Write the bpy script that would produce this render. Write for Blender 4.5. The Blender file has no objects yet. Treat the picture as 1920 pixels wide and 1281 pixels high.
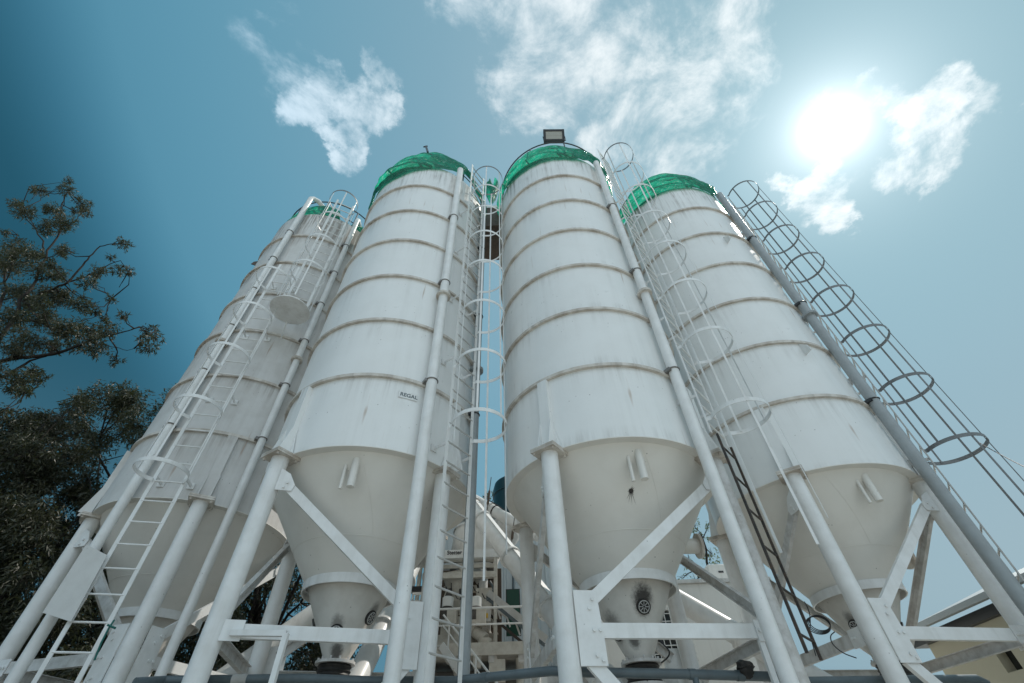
import bpy, bmesh, math, random
from mathutils import Vector, Matrix
import numpy as np
random.seed(7); rng = np.random.default_rng(11)
R_ = math.radians
sc = bpy.context.scene
C = sc.collection

# ------------------------------------------------------------------ camera
CZ = 1.6; PIT = R_(45.72); ROLL = R_(-1.928); FPX = 853.33
fw = Vector((0, math.cos(PIT), math.sin(PIT))); up0 = Vector((0, -math.sin(PIT), math.cos(PIT))); rt0 = Vector((1, 0, 0))
rt = rt0*math.cos(ROLL)+up0*math.sin(ROLL); upv = -rt0*math.sin(ROLL)+up0*math.cos(ROLL)
cd = bpy.data.cameras.new('camera'); cam = bpy.data.objects.new('camera', cd); C.objects.link(cam)
cd.sensor_width = 36; cd.lens = 16.0; cd.clip_start = .05; cd.clip_end = 3000
m = Matrix.Identity(4)
for i in range(3):
    m[i][0] = rt[i]; m[i][1] = upv[i]; m[i][2] = -fw[i]
m[0][3], m[1][3], m[2][3] = 0, 0, CZ
cam.matrix_world = m; sc.camera = cam
def ray(x, y): return (x-960)/FPX*rt+(640.5-y)/FPX*upv+fw
def at(x, y, Y):                      # point of the place seen at photo pixel x,y and Y metres away
    d = ray(x, y); return Vector((0, 0, CZ))+d*(Y/d.y)
def atz(x, y, z):
    d = ray(x, y); return Vector((0, 0, CZ))+d*((z-CZ)/d.z)

# ------------------------------------------------------------------ light, sky, exposure
SUN = Vector((0.5487, 0.2896, 0.7842)).normalized()
sl = bpy.data.lights.new('sun', 'SUN'); sl.energy = 2.7; sl.angle = R_(.6); sl.color = (1, .94, .85)
so = bpy.data.objects.new('sun', sl); C.objects.link(so); so.rotation_euler = (-SUN).to_track_quat('-Z', 'Y').to_euler()
sc.view_settings.view_transform = 'Standard'; sc.view_settings.look = 'None'
sc.view_settings.exposure = 0.2; sc.view_settings.gamma = 1
w = bpy.data.worlds.new('World'); sc.world = w; w.use_nodes = True
nt = w.node_tree; N = nt.nodes; L = nt.links; N.clear()
def nn(t, **k):
    n = N.new(t)
    for a, b in k.items(): setattr(n, a, b)
    return n
def mth(op, a, b=None, c=None, clamp=False):
    n = nn('ShaderNodeMath', operation=op); n.use_clamp = clamp
    for i, v in enumerate((a, b, c)):
        if v is None: continue
        if isinstance(v, (int, float)): n.inputs[i].default_value = v
        else: L.new(v, n.inputs[i])
    return n.outputs[0]
def mixc(f, a, b, bt='MIX'):
    n = nn('ShaderNodeMix', data_type='RGBA', blend_type=bt)
    for s, v in ((0, f), (6, a), (7, b)):
        if isinstance(v, (int, float)): n.inputs[s].default_value = v
        elif isinstance(v, tuple): n.inputs[s].default_value = (*v, 1)
        else: L.new(v, n.inputs[s])
    return n.outputs[2]
def smooth(v, a, b, o0=0., o1=1.):
    n = nn('ShaderNodeMapRange', interpolation_type='SMOOTHSTEP'); L.new(v, n.inputs[0])
    for i, x in zip((1, 2, 3, 4), (a, b, o0, o1)): n.inputs[i].default_value = x
    return n.outputs[0]
sky = nn('ShaderNodeTexSky', sky_type='NISHITA', sun_disc=False)
sky.sun_elevation = math.asin(SUN.z); sky.sun_rotation = math.atan2(SUN.x, SUN.y)
sky.air_density = 1.0; sky.dust_density = 1.6; sky.ozone_density = 1.5
tc = nn('ShaderNodeTexCoord'); D = tc.outputs['Generated']
sep = nn('ShaderNodeSeparateXYZ'); L.new(D, sep.inputs[0])
def dotd(v):
    n = nn('ShaderNodeVectorMath', operation='DOT_PRODUCT'); L.new(D, n.inputs[0]); n.inputs[1].default_value = v; return n.outputs['Value']
sd = mth('MAXIMUM', dotd(SUN), 0.)
nb = mixc(1., sky.outputs[0], (.1, .1, .1), 'MULTIPLY')
base = mixc(1., nb, mixc(1., mixc(1., nb, (1.2, 1.2, 1.2), 'MULTIPLY'), (1., 1., 1.), 'ADD'), 'DIVIDE')   # soft shoulder round the sun
cr = nn('ShaderNodeValToRGB'); L.new(sd, cr.inputs[0]); el = cr.color_ramp.elements
TR = [(0., (.012, .07, .115)), (.20, (.010, .07, .11)), (.28, (.035, .15, .235)), (.36, (.088, .262, .372)), (.55, (.125, .305, .415)), (.76, (.20, .36, .455)), (.90, (.275, .43, .515)), (.97, (.27, .44, .52)), (1., (.29, .46, .54))]; cr.color_ramp.interpolation = 'B_SPLINE'
while len(el) < len(TR): el.new(.5)
for e, (p, c) in zip(el, TR): e.position = p; e.color = (*c, 1)
base = mixc(.94, mixc(1., base, (.7, 1., .95), 'MULTIPLY'), cr.outputs[0])      # clear air, tinted by haze that brightens towards the sun
# clouds on a plane overhead
zz = mth('MAXIMUM', sep.outputs[2], .06)
pv = nn('ShaderNodeCombineXYZ'); L.new(mth('DIVIDE', sep.outputs[0], zz), pv.inputs[0]); L.new(mth('DIVIDE', sep.outputs[1], zz), pv.inputs[1])
def noise(sc_, det, rough, dist=0., off=0.):
    n = nn('ShaderNodeTexNoise'); n.inputs['Scale'].default_value = sc_; n.inputs['Detail'].default_value = det
    n.inputs['Roughness'].default_value = rough; n.inputs['Distortion'].default_value = dist
    a = nn('ShaderNodeVectorMath', operation='ADD'); L.new(pv.outputs[0], a.inputs[0]); a.inputs[1].default_value = (off, off*.7, off*.3)
    L.new(a.outputs[0], n.inputs['Vector']); return n.outputs[0]
n1 = noise(4.2, 13, .66, .5, 3.1); n2 = noise(13., 10, .62, .3, 7.7)
fb = mth('MULTIPLY', mth('SUBTRACT', mth('ADD', mth('MULTIPLY', n1, .66), mth('MULTIPLY', n2, .34)), .5), 4.0)
BL = [(590,185,30,.66),(680,200,30,.74),(655,255,22,.60),(612,140,18,.42),(640,175,18,.3),(500,50,40,.22),(540,110,30,.26),(575,120,20,.26),
      (975,40,64,.52),(1040,80,80,.64),(985,140,50,.58),(1110,60,56,.46),(1340,30,66,.50),(1285,120,85,.58),(1235,225,72,.56),(1360,90,50,.38),(1145,275,32,.46),
      (1700,235,44,.66),(1775,185,42,.66),(1730,290,42,.62),(1640,170,24,.5),(1840,200,40,.36),(1500,338,26,.66),(1562,392,32,.70),(1585,350,22,.4),(1530,362,28,.6),(1540,160,14,.42),(697,122,16,.44),(648,290,16,.4),(880,5,36,.36),
      (1470,640,100,.1)]
wn_ = nn('ShaderNodeTexNoise'); wn_.inputs['Scale'].default_value = 5.5; wn_.inputs['Detail'].default_value = 7; wn_.inputs['Roughness'].default_value = .62; L.new(pv.outputs[0], wn_.inputs['Vector'])
def vm(op, a, b):
    n = nn('ShaderNodeVectorMath', operation=op); L.new(a, n.inputs[0])
    if isinstance(b, tuple): n.inputs[1].default_value = b
    elif b is not None: L.new(b, n.inputs[1])
    return n.outputs['Vector']
DW = vm('NORMALIZE', vm('ADD', D, vm('MULTIPLY', vm('SUBTRACT', wn_.outputs[1], (.5, .5, .5)), (.20, .20, .20))), None)   # ragged cloud outlines
def dotw(v):
    n = nn('ShaderNodeVectorMath', operation='DOT_PRODUCT'); L.new(DW, n.inputs[0]); n.inputs[1].default_value = v; return n.outputs['Value']
tot = None
for x, y, r, wt in BL:
    d = ray(x, y).normalized(); e = ray(x+r, y).normalized()
    cosr = d.dot(e); sp = 1-cosr
    v = smooth(dotw(d), 1-sp*6., 1-sp*.1, 0., wt)
    tot = v if tot is None else mth('MAXIMUM', tot, v)
fill_bank = smooth(sep.outputs[1], .12, -.55, 0., .75)      # unseen bright cloud, added behind the camera to fill the silo fronts
tot = mth('MAXIMUM', tot, fill_bank)
dens = smooth(mth('ADD', fb, mth('MULTIPLY', tot, 1.0)), .08, 1.1)
dens = mth('MULTIPLY', dens, smooth(tot, .0, .3))
ccol = mixc(smooth(sd, .3, .97), (.52, .72, .88), (.90, .945, .955))
ccol = mixc(smooth(dotd(Vector((.18, -.80, .57)).normalized()), .45, .97), ccol, (1.34, 1.53, 1.68))     # brighter core of the added cloud, shaping light on the silos
col = mixc(mth('MULTIPLY', dens, .84), base, ccol)
# glare of the sun through thin haze
for pw, st, cc in ((3600., 2.6, (1, .99, .96)), (1100., .7, (1, 1, .98)), (300., .26, (.97, 1., 1.)), (110., .20, (.96, 1., 1.)), (30., .05, (.9, 1., 1.))):
    g = mth('MULTIPLY', mth('POWER', sd, pw), st); col = mixc(1., col, mixc(1., cc, g, 'MULTIPLY'), 'ADD')
hz = smooth(sep.outputs[2], .62, .08)                    # paler towards the horizon
col = mixc(mth('MULTIPLY', hz, .72), col, mixc(smooth(sd, .35, .8), (.10, .23, .31), (.36, .45, .485)))
bg = nn('ShaderNodeBackground'); L.new(col, bg.inputs[0]); bg.inputs[1].default_value = 1.0
wo = nn('ShaderNodeOutputWorld'); L.new(bg.outputs[0], wo.inputs[0])

# ------------------------------------------------------------------ materials
def mat(name, col, rough=.5, metal=0., spec=.5, noise_amt=.0, noise_scale=6., col2=None, bump=0., bump_scale=40., streak=0., streak_col=(.2, .18, .15), streak_z=None, stains=None, speck=0., speck_col=(.05,.04,.03), transl=None, bdist=.02, bmap=None, holes=0., glint=False):
    mt = bpy.data.materials.new(name); mt.use_nodes = True
    t = mt.node_tree; nodes, links = t.nodes, t.links
    b = nodes['Principled BSDF']; b.inputs['Roughness'].default_value = rough; b.inputs['Metallic'].default_value = metal
    b.inputs['Specular IOR Level'].default_value = spec
    tc = nodes.new('ShaderNodeTexCoord').outputs['Object']
    def noi(scale, det=6., rgh=.6, vec=None):
        n = nodes.new('ShaderNodeTexNoise'); n.inputs['Scale'].default_value = scale; n.inputs['Detail'].default_value = det; n.inputs['Roughness'].default_value = rgh
        links.new(vec or tc, n.inputs['Vector']); return n.outputs[0]
    def rng_(v, a, b_, c=0., d=1.):
        n = nodes.new('ShaderNodeMapRange'); n.interpolation_type = 'SMOOTHSTEP'; links.new(v, n.inputs[0])
        for i, x in zip((1, 2, 3, 4), (a, b_, c, d)): n.inputs[i].default_value = x
        return n.outputs[0]
    def M_(op, a, b_):
        n = nodes.new('ShaderNodeMath'); n.operation = op
        for i, v in enumerate((a, b_)):
            if isinstance(v, (int, float)): n.inputs[i].default_value = v
            else: links.new(v, n.inputs[i])
        return n.outputs[0]
    def mx(f, a, b_):
        n = nodes.new('ShaderNodeMix'); n.data_type = 'RGBA'
        for s, v in ((0, f), (6, a), (7, b_)):
            if isinstance(v, tuple): n.inputs[s].default_value = (*v, 1)
            elif isinstance(v, (int, float)): n.inputs[s].default_value = v
            else: links.new(v, n.inputs[s])
        return n.outputs[2]
    c = col
    if noise_amt: c = mx(M_('MULTIPLY', rng_(noi(noise_scale), .35, .7), noise_amt), c, col2 or tuple(x*.6 for x in col))
    if streak:
        mp = nodes.new('ShaderNodeMapping'); links.new(tc, mp.inputs[0]); mp.inputs['Scale'].default_value = (1, 1, .045)
        s1 = rng_(noi(9., 7, .65, mp.outputs[0]), .42, .70); s2 = rng_(noi(1.3, 4, .5), .3, .7)
        s = M_('MULTIPLY', s1, s2)
        if streak_z:                        # dirt collects under the rings and the roof edge
            sp = nodes.new('ShaderNodeSeparateXYZ'); links.new(tc, sp.inputs[0]); z = sp.outputs[2]
            fr = M_('FRACT', M_('DIVIDE', M_('SUBTRACT', z, streak_z[0]), streak_z[1]), 0)
            a = rng_(fr, .55, 1., .18, 1.); tp = rng_(z, streak_z[2]-1.5, streak_z[2]-.1, 0., 3.8)
            base_ = rng_(fr, .0, .16, .9, 0.)
            s = M_('MULTIPLY', s, M_('ADD', M_('MAXIMUM', a, base_), tp))
            fine = rng_(noi(26., 8, .7, mp.outputs[0]), .45, .72)
            s = M_('ADD', s, M_('MULTIPLY', M_('MULTIPLY', fine, tp), .35))
        c = mx(M_('MINIMUM', M_('MULTIPLY', s, streak), .85), c, streak_col)
        if streak_z:                        # a few thin rust runs
            rr_ = M_('MULTIPLY', rng_(noi(13., 3, .5, mp.outputs[0]), .66, .74), rng_(noi(.9, 3, .5), .5, .62))
            c = mx(M_('MULTIPLY', rr_, .55), c, (.30, .15, .06))
    if speck:
        v = nodes.new('ShaderNodeTexVoronoi'); v.inputs['Scale'].default_value = 11.; links.new(tc, v.inputs['Vector'])
        f = M_('MULTIPLY', rng_(v.outputs['Distance'], .10, .05), rng_(noi(2.1, 3), .52, .62))
        c = mx(M_('MULTIPLY', f, speck), c, speck_col)
    if stains:
        tot = None
        nz = noi(30., 8, .75)
        for (px, py, pz, r, k) in stains:
            n = nodes.new('ShaderNodeVectorMath'); n.operation = 'SUBTRACT'; links.new(tc, n.inputs[0]); n.inputs[1].default_value = (px, py, pz)
            n3 = nodes.new('ShaderNodeVectorMath'); n3.operation = 'MULTIPLY'; links.new(n.outputs[0], n3.inputs[0]); n3.inputs[1].default_value = (1, 1, .62)
            n2 = nodes.new('ShaderNodeVectorMath'); n2.operation = 'LENGTH'; links.new(n3.outputs[0], n2.inputs[0])
            f = rng_(M_('ADD', n2.outputs['Value'], M_('MULTIPLY', M_('SUBTRACT', nz, .5), r*.9)), r, r*.3, 0., k)
            tot = f if tot is None else M_('MAXIMUM', tot, f)
        c = mx(tot, c, (.018, .014, .011))
    if isinstance(c, tuple): b.inputs['Base Color'].default_value = (*c, 1)
    else: links.new(c, b.inputs['Base Color'])
    if bump:
        bp = nodes.new('ShaderNodeBump'); bp.inputs['Strength'].default_value = bump; bp.inputs['Distance'].default_value = bdist; bv = None
        if bmap:
            mb = nodes.new('ShaderNodeMapping'); links.new(tc, mb.inputs[0]); mb.inputs['Scale'].default_value = bmap; bv = mb.outputs[0]
        links.new(noi(bump_scale, 4, .6, bv), bp.inputs['Height']); links.new(bp.outputs[0], b.inputs['Normal'])
    if noise_amt or streak:
        links.new(rng_(noi(5., 5), .2, .8, rough*.8, min(1., rough*1.25)), b.inputs['Roughness'])
    if transl:
        tr = nodes.new('ShaderNodeBsdfTranslucent'); tr.inputs[0].default_value = (*transl[0], 1)
        ms = nodes.new('ShaderNodeMixShader'); ms.inputs[0].default_value = transl[1]
        links.new(b.outputs[0], ms.inputs[1]); links.new(tr.outputs[0], ms.inputs[2]); out_ = ms.outputs[0]
        if bump: links.new(bp.outputs[0], tr.inputs['Normal'])
        if glint:                           # uneven net density, with sun sparkles painted in as pale spots
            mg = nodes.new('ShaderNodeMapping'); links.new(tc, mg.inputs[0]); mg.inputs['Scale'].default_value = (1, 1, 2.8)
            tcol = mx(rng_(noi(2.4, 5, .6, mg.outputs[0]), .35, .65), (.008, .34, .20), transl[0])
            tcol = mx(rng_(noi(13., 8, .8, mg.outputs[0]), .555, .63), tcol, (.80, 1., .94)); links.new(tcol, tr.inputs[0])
        if holes:
            tp_ = nodes.new('ShaderNodeBsdfTransparent'); mh = nodes.new('ShaderNodeMixShader'); mv = nodes.new('ShaderNodeMapping'); links.new(tc, mv.inputs[0]); mv.inputs['Scale'].default_value = (1, 1, 2.6)
            links.new(rng_(noi(21., 6, .75, mv.outputs[0]), 1-holes, 1-holes+.05), mh.inputs[0]); links.new(out_, mh.inputs[1]); links.new(tp_.outputs[0], mh.inputs[2]); out_ = mh.outputs[0]
        links.new(out_, nodes['Material Output'].inputs[0])
    return mt
SZ = (5.973, 1.207, 13.18)
WHITE = (.80, .81, .80)
M = dict(
    shell=mat('weathered white paint', WHITE, .33, spec=.5, noise_amt=.28, noise_scale=1.6, col2=(.69, .69, .67), streak=.42, streak_col=(.25, .23, .20), streak_z=SZ, bump=.22, bump_scale=2.4, speck=.6),
    shell_old=mat('dirty white paint', (.66, .655, .64), .42, spec=.4, noise_amt=.5, noise_scale=2.4, col2=(.50, .48, .45), streak=.95, streak_col=(.25, .215, .18), streak_z=SZ, bump=.10, bump_scale=2.2, speck=.6),
    ring=mat('ring paint with grime', (.68, .645, .59), .5, noise_amt=.9, noise_scale=4., col2=(.43, .37, .31), speck=.9, speck_col=(.10, .06, .035), streak=.5, streak_col=(.16, .12, .09)),
    cone=mat('cream hopper paint', (.755, .735, .69), .5, noise_amt=.3, noise_scale=2.2, col2=(.60, .57, .52), speck=.7, bump=.08, bump_scale=3.),
    white=mat('white steel paint', (.79, .795, .785), .36, noise_amt=.4, noise_scale=5., col2=(.60, .59, .56), speck=.5, streak=.25, streak_col=(.3, .27, .23)),
    worn=mat('worn white steel paint', (.66, .655, .64), .45, noise_amt=.8, noise_scale=9., col2=(.45, .43, .40), speck=.9, streak=.4, streak_col=(.3, .26, .22)),
    galv=mat('weathered light grey steel', (.50, .50, .485), .45, metal=.0, noise_amt=.5, noise_scale=7., col2=(.34, .33, .31)),
    cage=mat('backlit dark cage steel', (.19, .20, .205), .55, noise_amt=.5, noise_scale=8., col2=(.12, .12, .12)),  # colour lowered to stand for backlit steel against the sky
    grey=mat('grey painted pipe', (.33, .36, .37), .38, noise_amt=.4, noise_scale=6., col2=(.25, .26, .26)),
    dgrey=mat('dark grey conduit paint', (.095, .125, .14), .36, noise_amt=.5, noise_scale=5., col2=(.06, .075, .08)),
    black=mat('blackened rusty steel', (.022, .020, .018), .55, noise_amt=.6, noise_scale=18., col2=(.10, .055, .03)),
    brown=mat('rust brown steel', (.10, .07, .05), .6, noise_amt=.6, noise_scale=11., col2=(.05, .04, .03)),
    rubber=mat('black rubber', (.015, .015, .015), .55, noise_amt=.5, noise_scale=20., col2=(.06, .05, .04)),
    bolt=mat('bare bolt steel', (.22, .21, .20), .4, metal=.6),
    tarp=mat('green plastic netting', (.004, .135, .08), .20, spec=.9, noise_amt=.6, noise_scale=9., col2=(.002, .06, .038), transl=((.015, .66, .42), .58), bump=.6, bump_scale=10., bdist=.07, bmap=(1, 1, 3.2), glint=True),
    tarpd=mat('dark green netting seam', (.006, .03, .025), .55, transl=((.01, .12, .08), .25)),
    glass=mat('lamp glass', (.42, .42, .38), .12, spec=.7),
    dark=mat('dark metal frame', (.03, .032, .035), .4),
    leaf=mat('grey green leaves', (.034, .042, .020), .5, noise_amt=.8, noise_scale=1.1, col2=(.054, .047, .025), transl=((.075, .09, .03), .25)),
    leafd=mat('dark green leaves', (.024, .032, .016), .5, noise_amt=.8, noise_scale=.8, col2=(.044, .042, .022), transl=((.07, .08, .03), .22)),
    leafg=mat('fresh green leaves', (.06, .085, .035), .5, noise_amt=.6, noise_scale=1.5, col2=(.09, .08, .04), transl=((.16, .2, .06), .35)),
    bark=mat('dark bark', (.024, .020, .018), .9, spec=.15, noise_amt=.7, noise_scale=12., col2=(.042, .036, .03)),
    conc=mat('pale concrete yard', (.50, .475, .43), .9, noise_amt=.6, noise_scale=.35, col2=(.42, .40, .36), bump=.3, bump_scale=30.),
    corr=mat('pale blue grey cladding', (.50, .545, .56), .4, noise_amt=.3, noise_scale=1.2, col2=(.42, .45, .46)),
    tank=mat('dark green plastic tank', (.012, .04, .045), .4),
    plaster=mat('off white plaster', (.80, .785, .75), .8, noise_amt=.35, noise_scale=1.1, col2=(.70, .68, .64), streak=.35, streak_col=(.4, .37, .33)),
    cream=mat('cream plaster', (.50, .465, .36), .85, noise_amt=.3, noise_scale=1.4, col2=(.42, .39, .30)),
    roof=mat('corrugated roof sheet', (.36, .39, .40), .4, metal=.2),
    pane=mat('dark window glass', (.02, .024, .026), .08, spec=.8),
    yellow=mat('yellow sticker', (.62, .40, .03), .5), letter=mat('black lettering', (.015, .015, .017), .5),
    panel=mat('weathered sheet', (.62, .62, .60), .6, noise_amt=.5, noise_scale=4., col2=(.50, .49, .47), speck=.6),
    gpanel=mat('dark green board', (.006, .06, .04), .5), rope=mat('green rope', (.01, .12, .10), .7), cable=mat('black cable', (.02, .02, .022), .5),
    pale=mat('dusty machine paint', (.60, .575, .52), .6, noise_amt=.7, noise_scale=7., col2=(.42, .385, .33)),
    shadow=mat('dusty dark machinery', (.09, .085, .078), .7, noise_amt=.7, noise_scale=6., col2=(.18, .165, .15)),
)

# ------------------------------------------------------------------ mesh helpers
def basis(d, upref=(0, 0, 1)):
    d = Vector(d).normalized(); u = Vector(upref)
    if abs(d.dot(u)) > .98: u = Vector((0, 1, 0)) if abs(d.y) < .9 else Vector((1, 0, 0))
    s = d.cross(u).normalized(); return s, s.cross(d).normalized(), d
def smooth_pts(p, n=3):
    p = [Vector(q) for q in p]
    for _ in range(n):
        r = [p[0]]
        for a, b in zip(p, p[1:]): r += [a*.75+b*.25, a*.25+b*.75]
        p = r+[p[-1]]
    return p
class MB:
    def __init__(s): s.v = []; s.f = []
    def add(s, vs, fs):
        o = len(s.v); s.v += [tuple(x) for x in vs]; s.f += [tuple(i+o for i in f) for f in fs]; return s
    def tube(s, pts, r, n=12, closed=False, caps=True):
        pts = [Vector(p) for p in pts]; k = len(pts)
        rs = r if isinstance(r, (list, tuple)) else [r]*k
        tg = []
        for i in range(k):
            a = pts[(i-1) % k] if (closed or i > 0) else pts[i]; b = pts[(i+1) % k] if (closed or i < k-1) else pts[i]
            tg.append((b-a).normalized())
        x, y, _ = basis(tg[0]); vs = []
        for i in range(k):
            x = (x-tg[i]*x.dot(tg[i])).normalized(); y = tg[i].cross(x)
            for j in range(n):
                a = 2*math.pi*j/n; vs.append(pts[i]+(x*math.cos(a)+y*math.sin(a))*rs[i])
        fs = []
        for i in range(k if closed else k-1):
            for j in range(n):
                a = i*n+j; b = i*n+(j+1) % n; i2 = (i+1) % k; fs.append((a, b, i2*n+(j+1) % n, i2*n+j))
        if caps and not closed: fs.append(tuple(range(n-1, -1, -1))); fs.append(tuple((k-1)*n+j for j in range(n)))
        return s.add(vs, fs)
    def box(s, c, ax, ay, az, hx, hy, hz):
        c = Vector(c); ax, ay, az = Vector(ax)*hx, Vector(ay)*hy, Vector(az)*hz
        vs = [c+ax*i+ay*j+az*k for i in (-1, 1) for j in (-1, 1) for k in (-1, 1)]
        return s.add(vs, [(0, 1, 3, 2), (4, 6, 7, 5), (0, 4, 5, 1), (2, 3, 7, 6), (0, 2, 6, 4), (1, 5, 7, 3)])
    def abox(s, x0, x1, y0, y1, z0, z1): return s.box(((x0+x1)/2, (y0+y1)/2, (z0+z1)/2), (1, 0, 0), (0, 1, 0), (0, 0, 1), (x1-x0)/2, (y1-y0)/2, (z1-z0)/2)
    def bar(s, p0, p1, wd, ht, upref=(0, 0, 1)):
        p0, p1 = Vector(p0), Vector(p1); x, y, d = basis(p1-p0, upref)
        return s.box((p0+p1)/2, x, y, d, wd/2, ht/2, (p1-p0).length/2)
    def chan(s, p0, p1, wd, ht, upref=(0, 0, 1), t=.008, flip=1):    # C-section: web on the outside, flanges inwards
        p0, p1 = Vector(p0), Vector(p1); x, y, d = basis(p1-p0, upref); x = x*flip
        a, b = wd/2, ht/2
        pr = [(a, b), (a, -b), (-a, -b), (-a, -b+t), (a-t, -b+t), (a-t, b-t), (-a, b-t), (-a, b)]
        n = len(pr); vs = [q+x*u+y*v for q in (p0, p1) for u, v in pr]
        fs = [(i, (i+1) % n, n+(i+1) % n, n+i) for i in range(n)]
        for o in (0, n):
            for q in ((0, 1, 4, 5), (1, 2, 3, 4), (5, 6, 7, 0)): fs.append(tuple(o+i for i in q))
        return s.add(vs, fs)
    def lathe(s, prof, n=64, c=(0, 0), a0=0., a1=360., closed=False):
        full = abs(a1-a0-360) < 1e-6; k = len(prof); na = n if full else n+1; vs = []
        for i in range(na):
            a = R_(a0+(a1-a0)*i/n)
            for r, z in prof: vs.append((c[0]+r*math.sin(a), c[1]-r*math.cos(a), z))
        fs = []
        for i in range(n):
            i2 = (i+1) % na
            for j in range(k if closed else k-1):
                j2 = (j+1) % k; fs.append((i*k+j, i2*k+j, i2*k+j2, i*k+j2))
        return s.add(vs, fs)
    def plate(s, poly, nrm, t):                          # flat polygon given thickness t along nrm
        nrm = Vector(nrm).normalized()*t/2; n = len(poly); vs = [Vector(p)+nrm for p in poly]+[Vector(p)-nrm for p in poly]
        return s.add(vs, [tuple(range(n)), tuple(range(2*n-1, n-1, -1))]+[(i, n+i, n+(i+1) % n, (i+1) % n) for i in range(n)])
    def bolt(s, p, nrm, r=.016, h=.016):
        p = Vector(p); nrm = Vector(nrm).normalized(); return s.tube([p, p+nrm*h], r, 6)
    def build(s, name, m_, parent=None, smooth=40, bevel=0.):
        me = bpy.data.meshes.new(name)
        off = Vector(parent['_w']) if parent is not None and '_w' in parent else Vector((0, 0, 0))
        me.from_pydata([tuple(Vector(v)-off) for v in s.v], [], s.f)
        bm = bmesh.new(); bm.from_mesh(me); bmesh.ops.recalc_face_normals(bm, faces=bm.faces); bm.to_mesh(me); bm.free()
        if smooth:
            me.shade_smooth(); me.set_sharp_from_angle(angle=R_(smooth))
        me.materials.append(m_); o = bpy.data.objects.new(name, me); C.objects.link(o)
        if parent is not None: o.parent = parent; o['_w'] = tuple(off)
        if bevel:
            b = o.modifiers.new('bevel', 'BEVEL'); b.width = bevel; b.segments = 2; b.limit_method = 'ANGLE'
        return o
def tag(o, label, cat, group=None, kind=None):
    o['label'] = label; o['category'] = cat
    if group: o['group'] = group
    if kind: o['kind'] = kind
    return o
def empty(name, loc, label, cat, group=None):
    o = bpy.data.objects.new(name, None); C.objects.link(o); o.location = loc; o['_w'] = tuple(loc); o.empty_display_size = .2
    return tag(o, label, cat, group)
def single(o, loc, label, cat, group=None):             # one-mesh thing: move its origin to loc
    loc = Vector(loc); o.data.transform(Matrix.Translation(-loc)); o.location = loc; return tag(o, label, cat, group)
def lettering(txt, size, origin, xdir, ydir, m_, parent, name='lettering', depth=.004):
    cu = bpy.data.curves.new(name, 'FONT'); cu.body = txt; cu.size = size; cu.extrude = depth; cu.offset = size*.025
    t = bpy.data.objects.new(name, cu); C.objects.link(t); bpy.context.view_layer.update()
    me = bpy.data.meshes.new_from_object(t.evaluated_get(bpy.context.evaluated_depsgraph_get())); bpy.data.objects.remove(t)
    x, y = Vector(xdir).normalized(), Vector(ydir).normalized(); z = x.cross(y); o_ = Vector(origin)-Vector(parent['_w'])
    mm = Matrix(((x.x, y.x, z.x, o_.x), (x.y, y.y, z.y, o_.y), (x.z, y.z, z.z, o_.z), (0, 0, 0, 1)))
    me.transform(mm); me.materials.clear(); me.materials.append(m_)
    o = bpy.data.objects.new(name, me); C.objects.link(o); o.parent = parent; o['_w'] = parent['_w']; return o

# ------------------------------------------------------------------ ground
g = MB().add([(-600, -600, 0), (600, -600, 0), (600, 600, 0), (-600, 600, 0)], [(0, 1, 2, 3)]).build('ground', M['conc'], smooth=0)
g['kind'] = 'structure'
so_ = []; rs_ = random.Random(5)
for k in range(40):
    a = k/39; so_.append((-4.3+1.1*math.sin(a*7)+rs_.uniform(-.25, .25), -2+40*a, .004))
added_dark_patch = MB().add([(-60, -2, .004)]+so_+[(-60, 38, .004)], [tuple(range(42))]).build('added_dark_patch', mat('added dark ground', (.075, .062, .045), .95, noise_amt=.8, noise_scale=3., col2=(.05, .055, .03), bump=.4), smooth=0)  # unseen patch added to cut the bounce light under the left silo
added_dark_patch['kind'] = 'structure'

# ------------------------------------------------------------------ silos
SIL = {1: (-5.481, 7.679, .096, 30), 2: (-2.204, 6.395, .021, -32.5), 3: (1.334, 6.208, -.111, -37), 4: (4.763, 7.207, -.006, -36)}
Z7, Z6, DZ, ZT = 4.829, 5.973, 1.207, 13.18
LEG = {1: [(30, 1.58), (114, 1.52), (210, 1.5), (-51, 1.44)], 2: [(-32, 1.54), (58.5, 1.40), (149, 1.5), (240, 1.5)], 3: [(-36.5, 1.54), (51.5, 1.53), (143, 1.52), (232, 1.54)], 4: [(-34.5, 1.56), (50, 1.45), (143, 1.5), (233, 1.52)]}
FACES = {1: (0, 1, 2, 0), 2: (1, 2, 3, 0), 3: (0, 1, 2, 3), 4: (0, 2, 2, 3)}    # for face k (leg k to k+1) the leg that carries the joint
DESC = {1: 'grimy white cement silo farthest left, with two fill pipes and a two stage caged ladder',
        2: 'white cement silo with a small name plate, second from left',
        3: 'white cement silo under the floodlight, soot burst around its hopper grille',
        4: 'white cement silo farthest right, with its caged ladder standing out against the sky'}
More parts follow.
